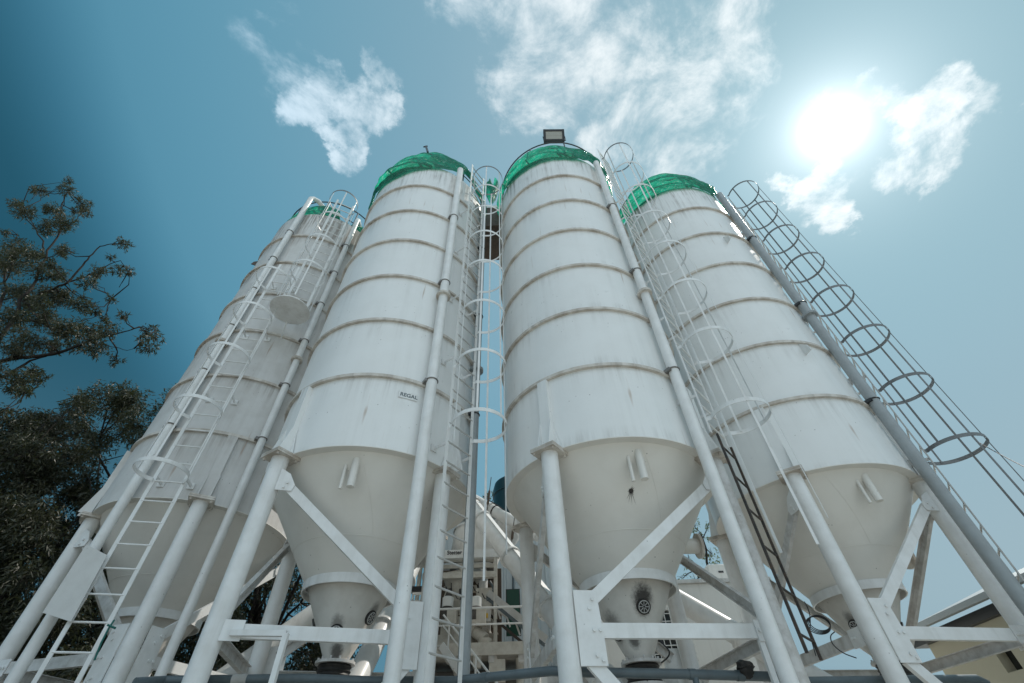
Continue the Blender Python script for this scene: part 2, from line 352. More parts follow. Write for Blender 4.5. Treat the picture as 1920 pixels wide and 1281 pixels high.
def make_silo(i):
    cx, cy, dz, ph = SIL[i]
    root = empty('cement_silo', (cx, cy, 0), DESC[i], 'silo', 'cement silos in a row')
    def P(az, r, z): a = R_(az); return Vector((cx+r*math.sin(a), cy-r*math.cos(a), z+dz))
    def rad(az): a = R_(az); return Vector((math.sin(a), -math.cos(a), 0))
    def lz(prof): return [(r, z+dz) for r, z in prof]
    sh = M['shell_old'] if i == 1 else M['shell']; wh = M['white']
    MB().lathe(lz([(1.40, Z7+.003), (1.5, Z7)]+[(1.5, Z7+(ZT-Z7)*k/20) for k in range(1, 20)]+[(1.5, ZT), (.3, ZT+.55), (.02, ZT+.6)]), 128, (cx, cy)).build('shell', sh, root, 35)
    for k in range(1, 7):
        z = Z6+(6-k)*DZ
        o = MB().lathe(lz([(1.497, z-.010), (1.547, z-.010), (1.547, z+.040), (1.538, z+.040), (1.538, z-.001), (1.497, z-.001)]), 128, (cx, cy), closed=True).build('stiffener_ring', M['ring'], root)
    MB().lathe(lz([(1.36, Z7-.014), (1.505, Z7-.014), (1.505, Z7-.002), (1.36, Z7-.002)]), 128, (cx, cy), closed=True).build('base_ring', M['cone'], root)
    MB().lathe(lz([(1.405, Z7+.01), (.565, 3.62)]), 128, (cx, cy)).build('hopper', M['cone'], root)
    w_ = MB().lathe(lz([(.822+.0035*math.cos(a), 3.99+.0035*math.sin(a)) for a in [k*math.pi/3 for k in range(6)]]), 96, (cx, cy), closed=True)
    sa = 18 if i != 4 else -10
    w_.tube([P(sa-10+20*t, .827+(1.395-.827)*(1-t)-.001, 3.996+(4.82-3.996)*(1-t)) for t in [k/10 for k in range(11)]], .0022, 5)
    w_.build('weld_seam', M['cone'], root)
    MB().lathe(lz([(.555, 3.632), (.592, 3.632), (.592, 3.522), (.575, 3.522), (.575, 3.60), (.555, 3.60)]), 96, (cx, cy), closed=True).build('hopper_collar', wh, root)
    pads = {1: [(20, 3.25), (110, 3.25)], 2: [(74, 3.26), (5, 3.08), (-88, 3.22)], 3: [(10, 3.29), (-62, 3.09), (84, 3.09)], 4: [(-66, 3.2), (60, 3.15)]}[i]
    LH = lambda z: .15+(.525-.15)*(z-2.86)/(3.575-2.86)
    st = []
    for az, z in pads:
        q = P(az, LH(z+.07), z+.07); st.append((q.x-cx, q.y-cy, q.z, .16 if i == 3 else .10, .96 if (i == 3 and az == 10) else .6))
    if i == 2: q = P(14, LH(2.9), 2.90); st.append((q.x-cx, q.y-cy, q.z, .10, .85))
    if i == 3: q = P(-20, LH(3.0), 3.0); st.append((q.x-cx, q.y-cy, q.z, .09, .8))
    lo = mat('sooty hopper paint', (.66, .63, .58), .55, noise_amt=.4, noise_scale=6., col2=(.5, .46, .41), speck=1., stains=st)
    MB().lathe(lz([(.525, 3.60), (.525, 3.575), (.15, 2.86), (.15, 2.80)]), 96, (cx, cy)).build('lower_hopper', lo, root)
    fl = MB().lathe(lz([(.14, 2.80), (.228, 2.80), (.228, 2.828), (.14, 2.828)]), 48, (cx, cy), closed=True)
    for k in range(12): fl.bolt(P(k*30, .20, 2.828), (0, 0, 1), .013, .03)
    fl.build('outlet_flange', M['worn'], root)
    pr = []
    for k in range(9): pr.append((.178+(.016 if k % 2 else 0), 2.80-k*.022))
    MB().lathe(lz(pr), 40, (cx, cy)).build('rubber_sleeve', M['rubber'], root)
    MB().lathe(lz([(.14, 2.60), (.225, 2.60), (.225, 2.625), (.17, 2.625)]), 40, (cx, cy)).build('lower_flange', M['worn'], root)
    MB().lathe(lz([(.16, 2.60), (.16, 2.15), (.22, 2.13), (.22, 2.08)]), 32, (cx, cy)).build('outlet_neck', M['worn'], root)
    sl_ = math.atan2(3.575-2.86, .375)
    for az, z in pads:
        nrm = (rad(az)*math.sin(sl_)-Vector((0, 0, 1))*math.cos(sl_)).normalized(); p = P(az, LH(z), z)
        pd = MB().tube([p-nrm*.01, p+nrm*.018], .082, 24).build('aeration_pad', M['rubber'], root)
        x, y, _ = basis(nrm); gr = MB()
        gr.tube([p+nrm*.022+(x*math.cos(a)+y*math.sin(a))*.062 for a in [k*math.pi/12 for k in range(24)]], .0055, 6, closed=True)
        for k in range(8):
            a = k*math.pi/4; gr.tube([p+nrm*.022+(x*math.cos(a)+y*math.sin(a))*.012, p+nrm*.022+(x*math.cos(a)+y*math.sin(a))*.06], .0045, 5)
        gr.build('grille', M['galv'], pd)
    if i in (2, 3, 4):
        a1, a2 = {2: (7.6, 2.0), 3: (7.1, 1.6), 4: (3.5, -1.5)}[i]
        MB().tube([P(a1, 1.315, 4.74), P(a1, 1.315, 4.36)], .047, 20).build('probe_pipe', M['cone'], root)
        MB().tube([P(a2, 1.285, 4.68), P(a2, 1.285, 4.35)], .021, 14).build('probe_pipe', M['cone'], root)
    if i == 3:    # burst of soot under the small probe pipe
        b = MB(); sl2 = math.atan2(Z7-3.62, .84)
        nrm = (rad(2)*math.sin(sl2)-Vector((0, 0, 1))*math.cos(sl2)).normalized(); x, y, _ = basis(nrm)
        U = lambda z: .565+(1.405-.565)*(z-3.62)/(Z7+.01-3.62)
        o_ = P(2.0, U(4.345), 4.345)+nrm*.004; rr = random.Random(4)
        ring_ = []
        for k in range(44):
            a = 2*math.pi*k/44; down = max(0, -math.sin(a)); rad_ = (.03+.05*rr.random()**2)*(1+1.6*down**3) if k % 2 else .024
            ring_.append(o_+x*math.cos(a)*rad_+y*math.sin(a)*rad_)
        b.add([o_]+ring_, [(0, 1+k, 1+(k+1) % 44) for k in range(44)])
        b.build('soot_burst', M['rubber'], root, smooth=0)
    # ---- legs with cap plates and wall brackets
    zb = {}
    for k in range(4):
        az, rr_ = LEG[i][k]; p = P(az, rr_, 0); p.z = 0; t = P(az, rr_, Z7-.055); r_, s_ = rad(az), rad(az+90)
        lm = M['worn'] if (i == 3 and k == 1) else wh
        leg = MB().tube([p, t], .106, 24).build('leg', lm, root)
        c_ = MB().box(t+Vector((0, 0, .012)), r_, s_, (0, 0, 1), .17, .17, .012)
        c_.box(t+Vector((0, 0, .040)), r_, s_, (0, 0, 1), .17, .17, .012)
        for u in (-1, 1):
            for v in (-1, 1): c_.bolt(t+r_*.135*u+s_*.135*v+Vector((0, 0, -.03)), (0, 0, 1), .017, .032)
        c_.build('cap_plate', M['ring'], leg)
        b_ = MB(); a0 = P(az, 1.53, Z7+.0); a1_ = P(az, 1.53, Z6-.03)
        b_.box((a0+a1_)/2, r_, s_, (0, 0, 1), .045, .075, (a1_-a0).length/2)
        for u in (-1, 1):
            e0 = a0+s_*u*.08; b_.plate([e0+s_*u*.09-r_*.02, e0-r_*.02, e0+Vector((0, 0, .34))-r_*.02], r_, .012)
            b_.plate([e0+r_*.14, e0-r_*.03, e0-r_*.03+Vector((0, 0, .42)), e0+r_*.045+Vector((0, 0, .42))], s_, .012)
        b_.build('wall_bracket', sh, leg)
        MB().box(p+Vector((0, 0, .012)), r_, s_, (0, 0, 1), .2, .2, .012).build('base_plate', M['worn'], leg)
    # ---- bracing between neighbouring legs
    ZB = 2.86
    for k in range(4):
        k2 = (k+1) % 4; j = FACES[i][k]; o_ = k2 if j == k else k
        pj, po = P(*LEG[i][j], 0), P(*LEG[i][o_], 0); pj.z = po.z = 0
        d = (po-pj).normalized(); nx_ = d.cross(Vector((0, 0, 1))); out = nx_ if nx_.dot((pj+po)/2-Vector((cx, cy, 0))) > 0 else -nx_; gx = out*.075; z = lambda v: Vector((0, 0, v+dz))
        fx = out*.035
        br = wh if k in (0,) else M['worn']
        fl = 1 if d.cross(Vector((0, 0, 1))).dot(out) > 0 else -1
        MB().chan(pj+d*.20+fx+z(ZB), po-d*.20+fx+z(ZB), .06, .125, t=.009, flip=fl).build('brace', br, root)
        MB().chan(pj+d*.22+fx+z(ZB+.22), po-d*.20+fx+z(Z7-.42), .055, .115, t=.009, flip=fl).build('brace', br, root)
        MB().chan(pj+d*.20+fx+z(ZB-.24), po-d*.17+fx+z(.75), .055, .12, t=.009, flip=fl).build('brace', br, root)
        gj = MB().plate([pj+d*.09+gx+z(ZB+.34), pj+d*.32+gx+z(ZB+.34), pj+d*.34+gx+z(ZB-.10), pj+d*.34+gx+z(ZB-.28), pj+d*.09+gx+z(ZB-.28)], out, .014)
        o1 = out*.04
        for (u, v) in ((.27, .26), (.23, .18), (.25, .0), (.31, .0), (.25, -.2), (.30, -.235)): gj.bolt(pj+d*u+gx+z(ZB+v)+out*.004, out, .017, .02)
        gj.build('gusset_plate', wh, root)
        gt = MB().plate([po-d*.08+gx+z(Z7-.22), po-d*.2+gx+z(Z7-.28), po-d*.29+gx+z(Z7-.42), po-d*.27+gx+z(Z7-.50), po-d*.08+gx+z(Z7-.50)], out, .014)
        for u, v in ((.20, .40), (.17, .46)): gt.bolt(po-d*u+gx+z(Z7-v)+out*.004, out, .016, .02)
        gt.build('gusset_plate', wh, root)
        ge = MB().plate([po-d*.08+gx+z(ZB+.09), po-d*.27+gx+z(ZB+.09), po-d*.27+gx+z(ZB-.09), po-d*.08+gx+z(ZB-.09)], out, .012)
        for u in (.19, .24): ge.bolt(po-d*u+gx+z(ZB)+out*.005, out, .016, .02)
        ge.build('gusset_plate', wh, root)
    # ---- fill pipes
    pipes = {1: [(-6.2, 14.0, 'white', .068, 7.98), (45.5, 13.55, 'white', .062, 7.9)], 2: [(37.8, 13.35, 'white', .08, 8.05), (75, 13.1, 'grey', .07, 7.0)], 3: [(36.4, 13.15, 'white', .075, 7.8)], 4: [(37.5, 13.1, 'grey', .085, 8.1)]}[i]
    for az, zt, mm, r, zf in pipes:
        R0 = 1.5+.045+r
        pts = [P(az, R0, 0.3), P(az, R0, zt-.22)]
        if i == 1:
            s_ = rad(az+90)
            pts += [P(az, R0, zt-.10), P(az, R0-.05, zt-.02)+s_*.04, P(az, R0-.16, zt+.02)+s_*.12, P(az, R0-.34, zt-.02)+s_*.20]
        else: pts += [P(az, R0, zt)]
        fp = MB().tube(pts, r, 20).build('fill_pipe', M[mm], root)
        f_ = MB()
        for q in (0, 1):
            f_.tube([P(az, R0, zf-.024+q*.028), P(az, R0, zf-.002+q*.028)], r+.05, 24)
        for q in range(8): f_.bolt(P(az, R0, zf-.036)+Vector((math.cos(q*math.pi/4), math.sin(q*math.pi/4), 0))*(r+.03), (0, 0, 1), .012, .075)
        f_.build('pipe_flange', M['ring'] if mm == 'white' else M['grey'], fp)
        for k in range(1, 7):
            z = Z6+(6-k)*DZ+.06
            if z > zt-.3 or (k % 2 == 1 and i in (2, 3, 4)): continue
            c_ = MB().tube([P(az, R0, z+dz*0)+Vector((math.cos(a), math.sin(a), 0))*(r+.006) for a in [q*math.pi/12 for q in range(24)]], .011, 6, closed=True)
            c_.bar(P(az-3.2, 1.50, z-.02), P(az-3.2, R0+.02, z-.02), .05, .05); c_.build('pipe_clamp', M['dark'] if mm == 'grey' else M['bolt'], fp)
    # ---- ladders
    def ladder(a0, a1, z0, z1, hoops, mm, Rr=1.75, straps=5, cage_low=None, hr=.36, brackets=True, cagemat=None, rung=.30, thick=.014):
        rm = M[mm]; ca = M[cagemat] if cagemat else rm
        p0, p1 = P(a0, Rr, 0), P(a1, Rr, 0); p0.z = p1.z = 0
        mid = (p0+p1)/2; sd_ = (p1-p0).normalized(); outv = Vector((sd_.y, -sd_.x, 0))
        if outv.dot(mid-Vector((cx, cy, 0))) < 0: outv = -outv
        Z = lambda v: Vector((0, 0, v+dz)); hw = (p1-p0).length/2
        ld = None
        for u in (-1, 1):
            o = MB().bar(mid+sd_*hw*u+Z(z0), mid+sd_*hw*u+Z(z1), .05 if thick < .02 else .034, thick, outv)
            if ld is None:
                ld = bpy.data.objects.new('ladder', None); C.objects.link(ld); ld.parent = root; ld['_w'] = root['_w']
            o.build('rail', rm, ld)
        zz = z0+.15
        rg = []
        while zz < z1-.05:
            MB().tube([mid-sd_*hw+Z(zz), mid+sd_*hw+Z(zz)], .0125, 8).build('rung', M['galv'] if i == 2 else rm, ld); zz += rung
        if brackets:
            zz = z0+.6 if z0 > Z7 else Z7+.2
            while zz < min(z1, ZT)-.2:
                for u in (-1, 1):
                    q = mid+sd_*hw*u+Z(zz); e = q-outv*(Rr-1.47); b_ = MB().bar(q, e, .012, .045); b_.box(e+outv*.03, outv, sd_, (0, 0, 1), .02, .05, .05); b_.build('wall_stay', rm, ld)
                zz += 1.6
        cc = mid+outv*hr*.92
        aa = math.asin(min(1, (hw*.98)/hr))
        def hp(z, t):      # t in 0..1 round the hoop
            ang = math.pi+aa*1.0+(2*math.pi-2*aa)*t
            return cc+outv*math.cos(ang)*hr+sd_*math.sin(ang)*hr+Z(z)
        for z in hoops:
            pts = [mid-sd_*hw*1.0+Z(z)]+[hp(z, t/28) for t in range(29)]+[mid+sd_*hw*1.0+Z(z)]
            if (pts[1]-pts[0]).length > (pts[-2]-pts[0]).length: pts = [pts[0]]+pts[1:-1][::-1]+[pts[-1]]
            hb = MB(); vs = []; fs = []
            for q, p in enumerate(pts):
                nx = (p-(cc+Z(z))).normalized(); nx.z = 0
                for (u, v) in ((.003, .028), (.003, -.028), (-.003, -.028), (-.003, .028)): vs.append(p+nx*u+Vector((0, 0, v)))
            for q in range(len(pts)-1):
                for e in range(4): fs.append((q*4+e, q*4+(e+1) % 4, q*4+4+(e+1) % 4, q*4+4+e))
            hb.add(vs, fs).build('cage_hoop', M['cage'] if z > 12.6 else ca, ld)  # topmost hoops: backlit darkness put into the steel colour
        if straps and hoops:
            lo_ = cage_low or [min(hoops)]*straps; top = max(hoops)
            for k in range(straps):
                t = (k+.5)/straps; a_, b_ = hp(lo_[k], t), hp(top, t); nx = a_-(cc+Z(lo_[k])); nx.z = 0; nx.normalize()
                MB().bar(a_-nx*.009, b_-nx*.009, .028, .006, nx).build('cage_strap', M['cage'] if i == 4 else ca, ld)
        return ld
    H8 = [5.15, 6.3, 7.45, 8.6, 9.75, 10.9, 12.05, 13.2]
    if i == 4: ladder(47, 62, 0.9, 13.1, H8, 'galv', straps=5, cage_low=[5.15, 4.1, 3.4, 3.4, 5.15], hr=.40, cagemat='cage')
    if i == 3:
        ladder(40.3, 57, 4.95, 13.9, [5.15, 6.45, 7.6, 8.75, 9.85, 11.0, 12.15, 13.3], 'white', straps=5, cage_low=[3.4, 3.4, 3.7, 5.15, 5.15], hr=.37)
        ladder(43, 57, 2.62, 4.95, [], 'black', straps=0, brackets=False, Rr=1.78, rung=.40, thick=.026)
    if i == 2: ladder(47.5, 63.5, .4, 13.9, [5.28, 6.4, 7.57, 8.75, 9.8, 10.85, 11.87, 12.9], 'white', straps=5, cage_low=[4.9, 5.28, 5.28, 3.6, 3.4], hr=.38)
    if i == 1:
        ladder(6.6, 20, .3, 10.4, [4.95, 6.05, 7.2, 8.3, 9.45], 'white', straps=3, hr=.34)
        ld = ladder(22, 36.5, 8.65, 13.75, [9.9, 10.95, 12.0, 13.16], 'white', straps=5, cage_low=[8.75]*5, hr=.37)
        q = P(29.2, 2.06, 8.65); o_ = MB().tube([q, q+Vector((0, 0, .02))], .385, 40); o_.tube([q-rad(29)*.3+Vector((0, 0, -.01)), q-rad(29)*.56+Vector((0, 0, -.3))], .015, 8)
        o_.build('platform_disc', M['white'], ld)
    # ---- guard rail round the roof
    rl = None
    RR = 1.38 if i == 1 else 1.48
    zr = ZT+{1: .95, 2: .56, 3: .96, 4: .80}[i]
    rl = MB().tube([P(k*6, RR, zr) for k in range(60)], .018, 8, closed=True)
    rl.tube([P(k*6, RR, ZT+.36) for k in range(60)], .014, 8, closed=True)
    rl = rl.build('guard_rail', M['dark'], root)
    for k in range(10): MB().tube([P(k*36+9, RR, ZT-.1), P(k*36+9, RR, zr)], .018, 8).build('post', M['dark'], rl)
    if i == 2:
        n_ = rad(27.4); s_ = rad(117.4); c_ = P(27.4, 1.506, 5.73)
        pl = MB().box(c_, n_, s_, (0, 0, 1), .003, .135, .06).build('name_plate', M['white'], root)
        lettering('REGAL', .085, c_-s_*.115-Vector((0, 0, .03))+n_*.004, s_, (0, 0, 1), M['dgrey'], pl, depth=.001)
    if i == 4:
        for az, z in ((7.1, 10.40), (9.8, 6.90)):
            a_ = P(az, 1.5, z); s_ = rad(az+90); MB().plate([a_, a_+rad(az)*.16+Vector((0, 0, .0)), a_+rad(az)*.13+Vector((0, 0, .13)), a_+Vector((0, 0, .28))], s_, .02).build('lifting_lug', M['white'], root)
    if i == 1:
        a_ = P(-62, 1.5, 11.9); MB().plate([a_, a_+rad(-62)*.17, a_+rad(-62)*.14+Vector((0, 0, .12)), a_+Vector((0, 0, .26))], rad(28), .02).build('lifting_lug', M['brown'], root)
    if i in (3, 4):  # flanged side inlet low on the hopper
        az = 93; s_ = rad(az)
        sp = MB().tube([P(az, .72, 4.1), P(az, 1.06, 4.1)], .095, 24).build('side_inlet', M['cone'], root)
        MB().tube([P(az, 1.05, 4.1), P(az, 1.085, 4.1)], .155, 28).build('blind_flange', M['ring'], sp)
    return root, P, rad
silos = {i: make_silo(i) for i in (1, 2, 3, 4)}

# ------------------------------------------------------------------ green netting round the silo tops
def tarp(i, tops, bots, label, seed, R0=1.545):
    cx, cy, dz, ph = SIL[i]; rr = random.Random(seed)
    NA, NZ = 360, 30
    ph_ = [(rr.uniform(2, 13), rr.uniform(0, 6.28), rr.choice((-1, 1))*rr.uniform(5, 26), rr.uniform(.3, 1)) for _ in range(22)]+[(rr.uniform(14, 34), rr.uniform(0, 6.28), rr.uniform(-7, 7), rr.uniform(.2, .5)) for _ in range(7)]
    def interp(tab, a):
        tab = sorted(tab)
        tab = [(tab[-1][0]-360, tab[-1][1])]+tab+[(tab[0][0]+360, tab[0][1])]
        for (x0, y0), (x1, y1) in zip(tab, tab[1:]):
            if x0 <= a <= x1: return y0+(y1-y0)*(a-x0)/(x1-x0)
    b = MB(); vs = []
    for ia in range(NA):
        a = -180+360*ia/NA; zt, zb = interp(tops, a), interp(bots, a)
        for j in range(NZ+1):
            t = j/NZ; wr = 0
            for fq, p0, sl2, am in ph_:
                wr += am*math.sin(R_(a)*fq+p0+t*sl2)
            wr += 1.6*math.sin(t*17+2.2*math.sin(R_(a)*7+seed)+1.3*math.sin(R_(a)*19))
            r = R0+.05*math.sin(math.pi*min(1, t*1.05))+.012*wr*(.25+.75*math.sin(math.pi*t))*.72
            z = zb+(zt-zb)*t+.012*math.sin(R_(a)*31+seed)*(1-t)+.008*wr*.5
            r = max(r, R0-.03)
            aa = R_(a); vs.append((cx+r*math.sin(aa), cy-r*math.cos(aa), z))
    fs = []
    for ia in range(NA):
        i2 = (ia+1) % NA
        for j in range(NZ): fs.append((ia*(NZ+1)+j, i2*(NZ+1)+j, i2*(NZ+1)+j+1, ia*(NZ+1)+j+1))
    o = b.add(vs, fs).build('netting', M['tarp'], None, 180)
    single(o, (cx, cy, ZT), label, 'netting', 'green netting on the silo tops')
    return o
tarp(2, [(-75, 13.3), (-45, 13.58), (-26, 13.80), (-9, 13.83), (2, 13.97), (9, 14.03), (20, 14.03), (41, 14.0), (52, 13.9), (64, 13.4), (100, 13.9), (180, 14.0)], [(-75, 12.85), (-40, 12.75), (-17, 12.72), (7, 12.98), (22, 13.1), (34, 13.3), (50, 13.62), (64, 13.2), (100, 13.2), (180, 13.2)], 'crumpled green netting sagging over the top of the silo with the name plate', 3)
tarp(3, [(-60, 13.4), (-43, 13.74), (-22, 13.74), (-7, 13.68), (12, 13.55), (30, 13.75), (42, 13.95), (60, 14.0), (120, 14.0), (180, 14.0), (-110, 13.8)], [(-60, 12.95), (-36, 12.82), (-9, 12.82), (15, 12.85), (34, 13.1), (50, 13.1), (70, 13.), (180, 13.2)], 'shiny green netting wound round the silo top below the floodlight', 5)
tarp(4, [(-60, 13.8), (-42, 14.1), (-24, 14.1), (-4, 13.98), (16, 13.78), (32, 13.75), (46, 14.1), (56, 13.6), (120, 14.), (180, 14.1)], [(-60, 13.1), (-28, 13.05), (-2, 13.05), (27, 13.08), (46, 13.2), (60, 13.0), (180, 13.2)], 'sunlit pale green netting round the rightmost silo top', 9)
tarp(1, [(-50, 13.4), (-34, 13.6), (-20, 13.85), (0, 13.98), (12, 13.98), (26, 13.85), (30, 13.35), (42, 13.35), (47, 13.8), (62, 13.7), (120, 13.9), (180, 14.0)], [(180, 13.2)], 'small strip of dull green netting on the grimy leftmost silo', 13, R0=1.40)
# torn flap of netting hanging between the two middle silos
fl = MB(); p = at(921, 352, 6.3); rr = random.Random(3); vs = []; n = 14
for j in range(n+1):
    t = j/n
    for k in range(9):
        u = k/8-.5; wd = .10+.34*math.sin(math.pi*min(1, t*.9+.12))
        vs.append(p+Vector((u*wd+.03*math.sin(t*9), .12*math.sin(u*9+t*6), .42-1.25*t+.05*math.sin(u*14))))
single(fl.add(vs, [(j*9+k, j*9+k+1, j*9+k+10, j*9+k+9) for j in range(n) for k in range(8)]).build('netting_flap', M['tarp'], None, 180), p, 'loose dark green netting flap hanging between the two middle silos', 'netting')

# ------------------------------------------------------------------ floodlight
p = Vector((1.335, 4.72, 14.42)); fr = empty('floodlight', p, 'square dark floodlight on the guard rail of the silo left of centre right', 'floodlight')
fr['label'] = 'dark framed floodlight standing on top of a silo, above the green netting'
nrm = (Vector((0, -.86, -.51))).normalized(); sx = Vector((1, 0.03, .02)).normalized(); sy = nrm.cross(sx)*-1; sy.normalize()
if sy.z < 0: sy = -sy
hs = MB()
hs.box(p, sx, sy, nrm, .285, .185, .05)
hs.build('housing', M['dark'], fr, bevel=.01)
b = MB()
for a_, h1, h2 in ((sx, .03, .185), (sy, .285, .03)):
    for u in (-1, 1):
        if a_ is sx: b.box(p+sx*u*.257+nrm*.058, sx, sy, nrm, .03, .187, .012)
        else: b.box(p+sy*u*.157+nrm*.057, sx, sy, nrm, .226, .03, .011)
b.build('bezel', M['dark'], fr)
MB().box(p+nrm*.052, sx, sy, nrm, .225, .126, .004).build('glass', M['glass'], fr)
MB().bar(p+sy*-.0-nrm*.01+nrm*.061-nrm*.004, p-sx*.0+nrm*.0561+sx*.22, .008, .004).box(p+nrm*.0575, sx, sy, nrm, .22, .004, .002).build('lamp_strip', M['galv'], fr)
MB().tube([p-sx*.3, p-sx*.3-Vector((0, 0, .27)), p+sx*.3-Vector((0, 0, .27)), p+sx*.3], .012, 8).build('bracket', M['dark'], fr)
# short stub on the second silo
p = at(803, 283, 4.85); single(MB().bar(p-Vector((0, 0, .1)), p+Vector((-.10, 0, .32)), .045, .05).bar(p+Vector((-.16, 0, .28)), p+Vector((-.06, 0, .34)), .03, .03).build('steel_stub', M['dark']), p, 'short dark steel stub poking out of netting peak', 'bracket')

# ------------------------------------------------------------------ walkway, loose panel, conduit, cables
a = at(903, 438, 6.7); b_ = at(938, 402, 6.7)
wk = empty('walkway', (-.5, 6.9, a.z), 'dark brown walkway bridging the gap between the two middle silos', 'walkway')
MB().abox(-.86, -.02, 6.5, 7.6, a.z, a.z+.06).build('deck', M['brown'], wk)
MB().abox(-.86, -.02, 6.44, 6.5, a.z-.04, a.z+.95).build('side_panel', M['brown'], wk)
MB().abox(-.86, -.02, 6.42, 6.47, a.z+.95, a.z+1.06).build('top_rail', M['white'], wk)
q = [at(162, 1021, 5.86), at(201, 1041, 5.88), at(133, 1166, 5.88), at(80, 1149, 5.86)]
single(MB().plate(q, (q[1]-q[0]).cross(q[3]-q[0]), .006).build('blank_panel', M['panel']), q[0], 'blank pale sheet tied across the lower end of the left fill pipe', 'panel')
cp = [(-3.62, 5.15, 2.50), (-3.5, 5.42, 2.555), (-2.25, 5.55, 2.56), (-1.56, 5.8, 2.56), (-.74, 5.9, 2.555), (.27, 5.25, 2.50), (.6, 5.22, 2.475), (1.51, 5.3, 2.45), (2.42, 5.45, 2.43), (2.95, 5.85, 2.44), (4.18, 6.25, 2.485), (5.05, 6.35, 2.485), (5.16, 6.40, 2.46), (5.2, 6.42, 2.2)]
cn = empty('conduit', cp[0], 'dark grey pipe running level behind the front legs of all the silos', 'pipe')
MB().tube(cp, .041, 16).build('pipe', M['dgrey'], cn)
for k, t, mm in ((1, .55, 'galv'), (4, .35, 'dgrey'), (7, .1, 'dgrey'), (7, .62, 'dgrey'), (10, .3, 'dgrey')):
    u, v = Vector(cp[k]), Vector(cp[k+1]); d = (v-u).normalized(); c_ = u+(v-u)*t
    MB().tube([c_-d*(.07 if mm == 'galv' else .035), c_+d*(.07 if mm == 'galv' else .035)], .046, 16).build('coupling', M[mm], cn)
for pt in ((1.62, 5.31), (-2.6, 5.5)):
    MB().tube([(pt[0], pt[1], 2.45), (pt[0], pt[1], 0)], .03, 12).build('support_post', M['dgrey'], cn)
# small angle frames hung under the front beams
def frame(px0, px1, y0, Y, label, pxb):
    a, b_ = at(px0, y0, Y), at(px1, y0+1, Y); c_ = at(*pxb, Y-.12)
    o = MB().bar(a, b_, .05, .05).bar(b_, Vector((b_.x, b_.y-.02, .4)), .05, .05)
    single(o.build('angle_frame', M['white']), a, label, 'bracket')
frame(432, 537, 1187, 5.05, 'thin white angle frame under the beam of the name plate silo', (500, 1281))
frame(1318, 1418, 1178, 5.18, 'thin white angle frame under the beam of the soot marked silo', (1340, 1281))
# cable coil and cables at the right
p = at(1537, 1168, 6.6); ck = MB()
for k in range(4): ck.tube([p+Vector((math.cos(a)*(.125+.008*k), .02*k, math.sin(a)*(.085+.004*k)-.004*k)) for a in [q*math.pi/14 for q in range(28)]], .006, 6, closed=True)
ck.tube(smooth_pts([at(1508, 1128, 6.6), at(1515, 1140, 6.6), at(1520, 1160, 6.6), at(1518, 1190, 6.6), at(1530, 1230, 6.6)]), .006, 6)
single(ck.build('cable_coil', M['cable']), p, 'coiled black cable hanging beside the rightmost hopper', 'cable')
ck = MB().tube(smooth_pts([at(1565, 1185, 6.1), at(1556, 1192, 6.1), at(1560, 1208, 6.1), at(1580, 1225, 6.05), at(1606, 1234, 6.0)]), .006, 6)
single(ck.build('cable', M['cable']), at(1565, 1185, 6.1), 'thin black cable looping down from the rightmost hopper grille', 'cable')
ck = MB().tube(smooth_pts([at(1225, 1172, 5.9), at(1232, 1190, 5.85), at(1240, 1205, 5.8), at(1256, 1220, 5.8), at(1254, 1232, 5.85), at(1240, 1243, 5.95)]), .008, 6)
ck.tube(smooth_pts([at(1236, 1190, 5.9), at(1246, 1212, 5.86)]), .007, 6)
single(ck.build('cable', M['cable']), at(1225, 1172, 5.9), 'black cable hanging from the soot marked outlet', 'cable')
ck = MB().tube([at(1836, 830, 5.9)+Vector((0, 0, -.06*(1-(2*t-1)**2)))+(at(1990, 905, 5.0)-at(1836, 830, 5.9))*t for t in [k/12 for k in range(13)]], .006, 6)
single(ck.build('wire', M['cable']), at(1836, 830, 5.9), 'thin wire running off right from the lowest cage hoop', 'wire')
ck = MB().tube([at(214, 1163, 5.83), at(208, 1172, 5.80), at(204, 1178, 5.8), at(190, 1205, 5.8), at(177, 1238, 5.8)], .010, 6).tube([at(202, 1172, 5.79), at(216, 1178, 5.79)], .012, 6)
single(ck.build('rope', M['rope']), at(214, 1163, 5.83), 'green rope knotted on the lower rungs of the left ladder', 'rope')

wr = MB(); q = at(1398, 1252, 5.35); rr = random.Random(8)
wr.lathe([(max(.003, .075*math.sin(math.pi*k/12)**.7*(1+.12*math.sin(k*2.3))), q.z-.08+.15*k/12) for k in range(13)], 22, (q.x, q.y))
wr.v = [(x+.014*math.sin(z*70+y*50), y+.014*math.sin(x*60), z+.012*math.sin(x*45+y*38)) for x, y, z in wr.v]
single(wr.build('plastic_wrap', M['rubber'], None, 60), q, 'dark plastic wrap bundled where the level pipe meets a worn leg', 'wrapping')
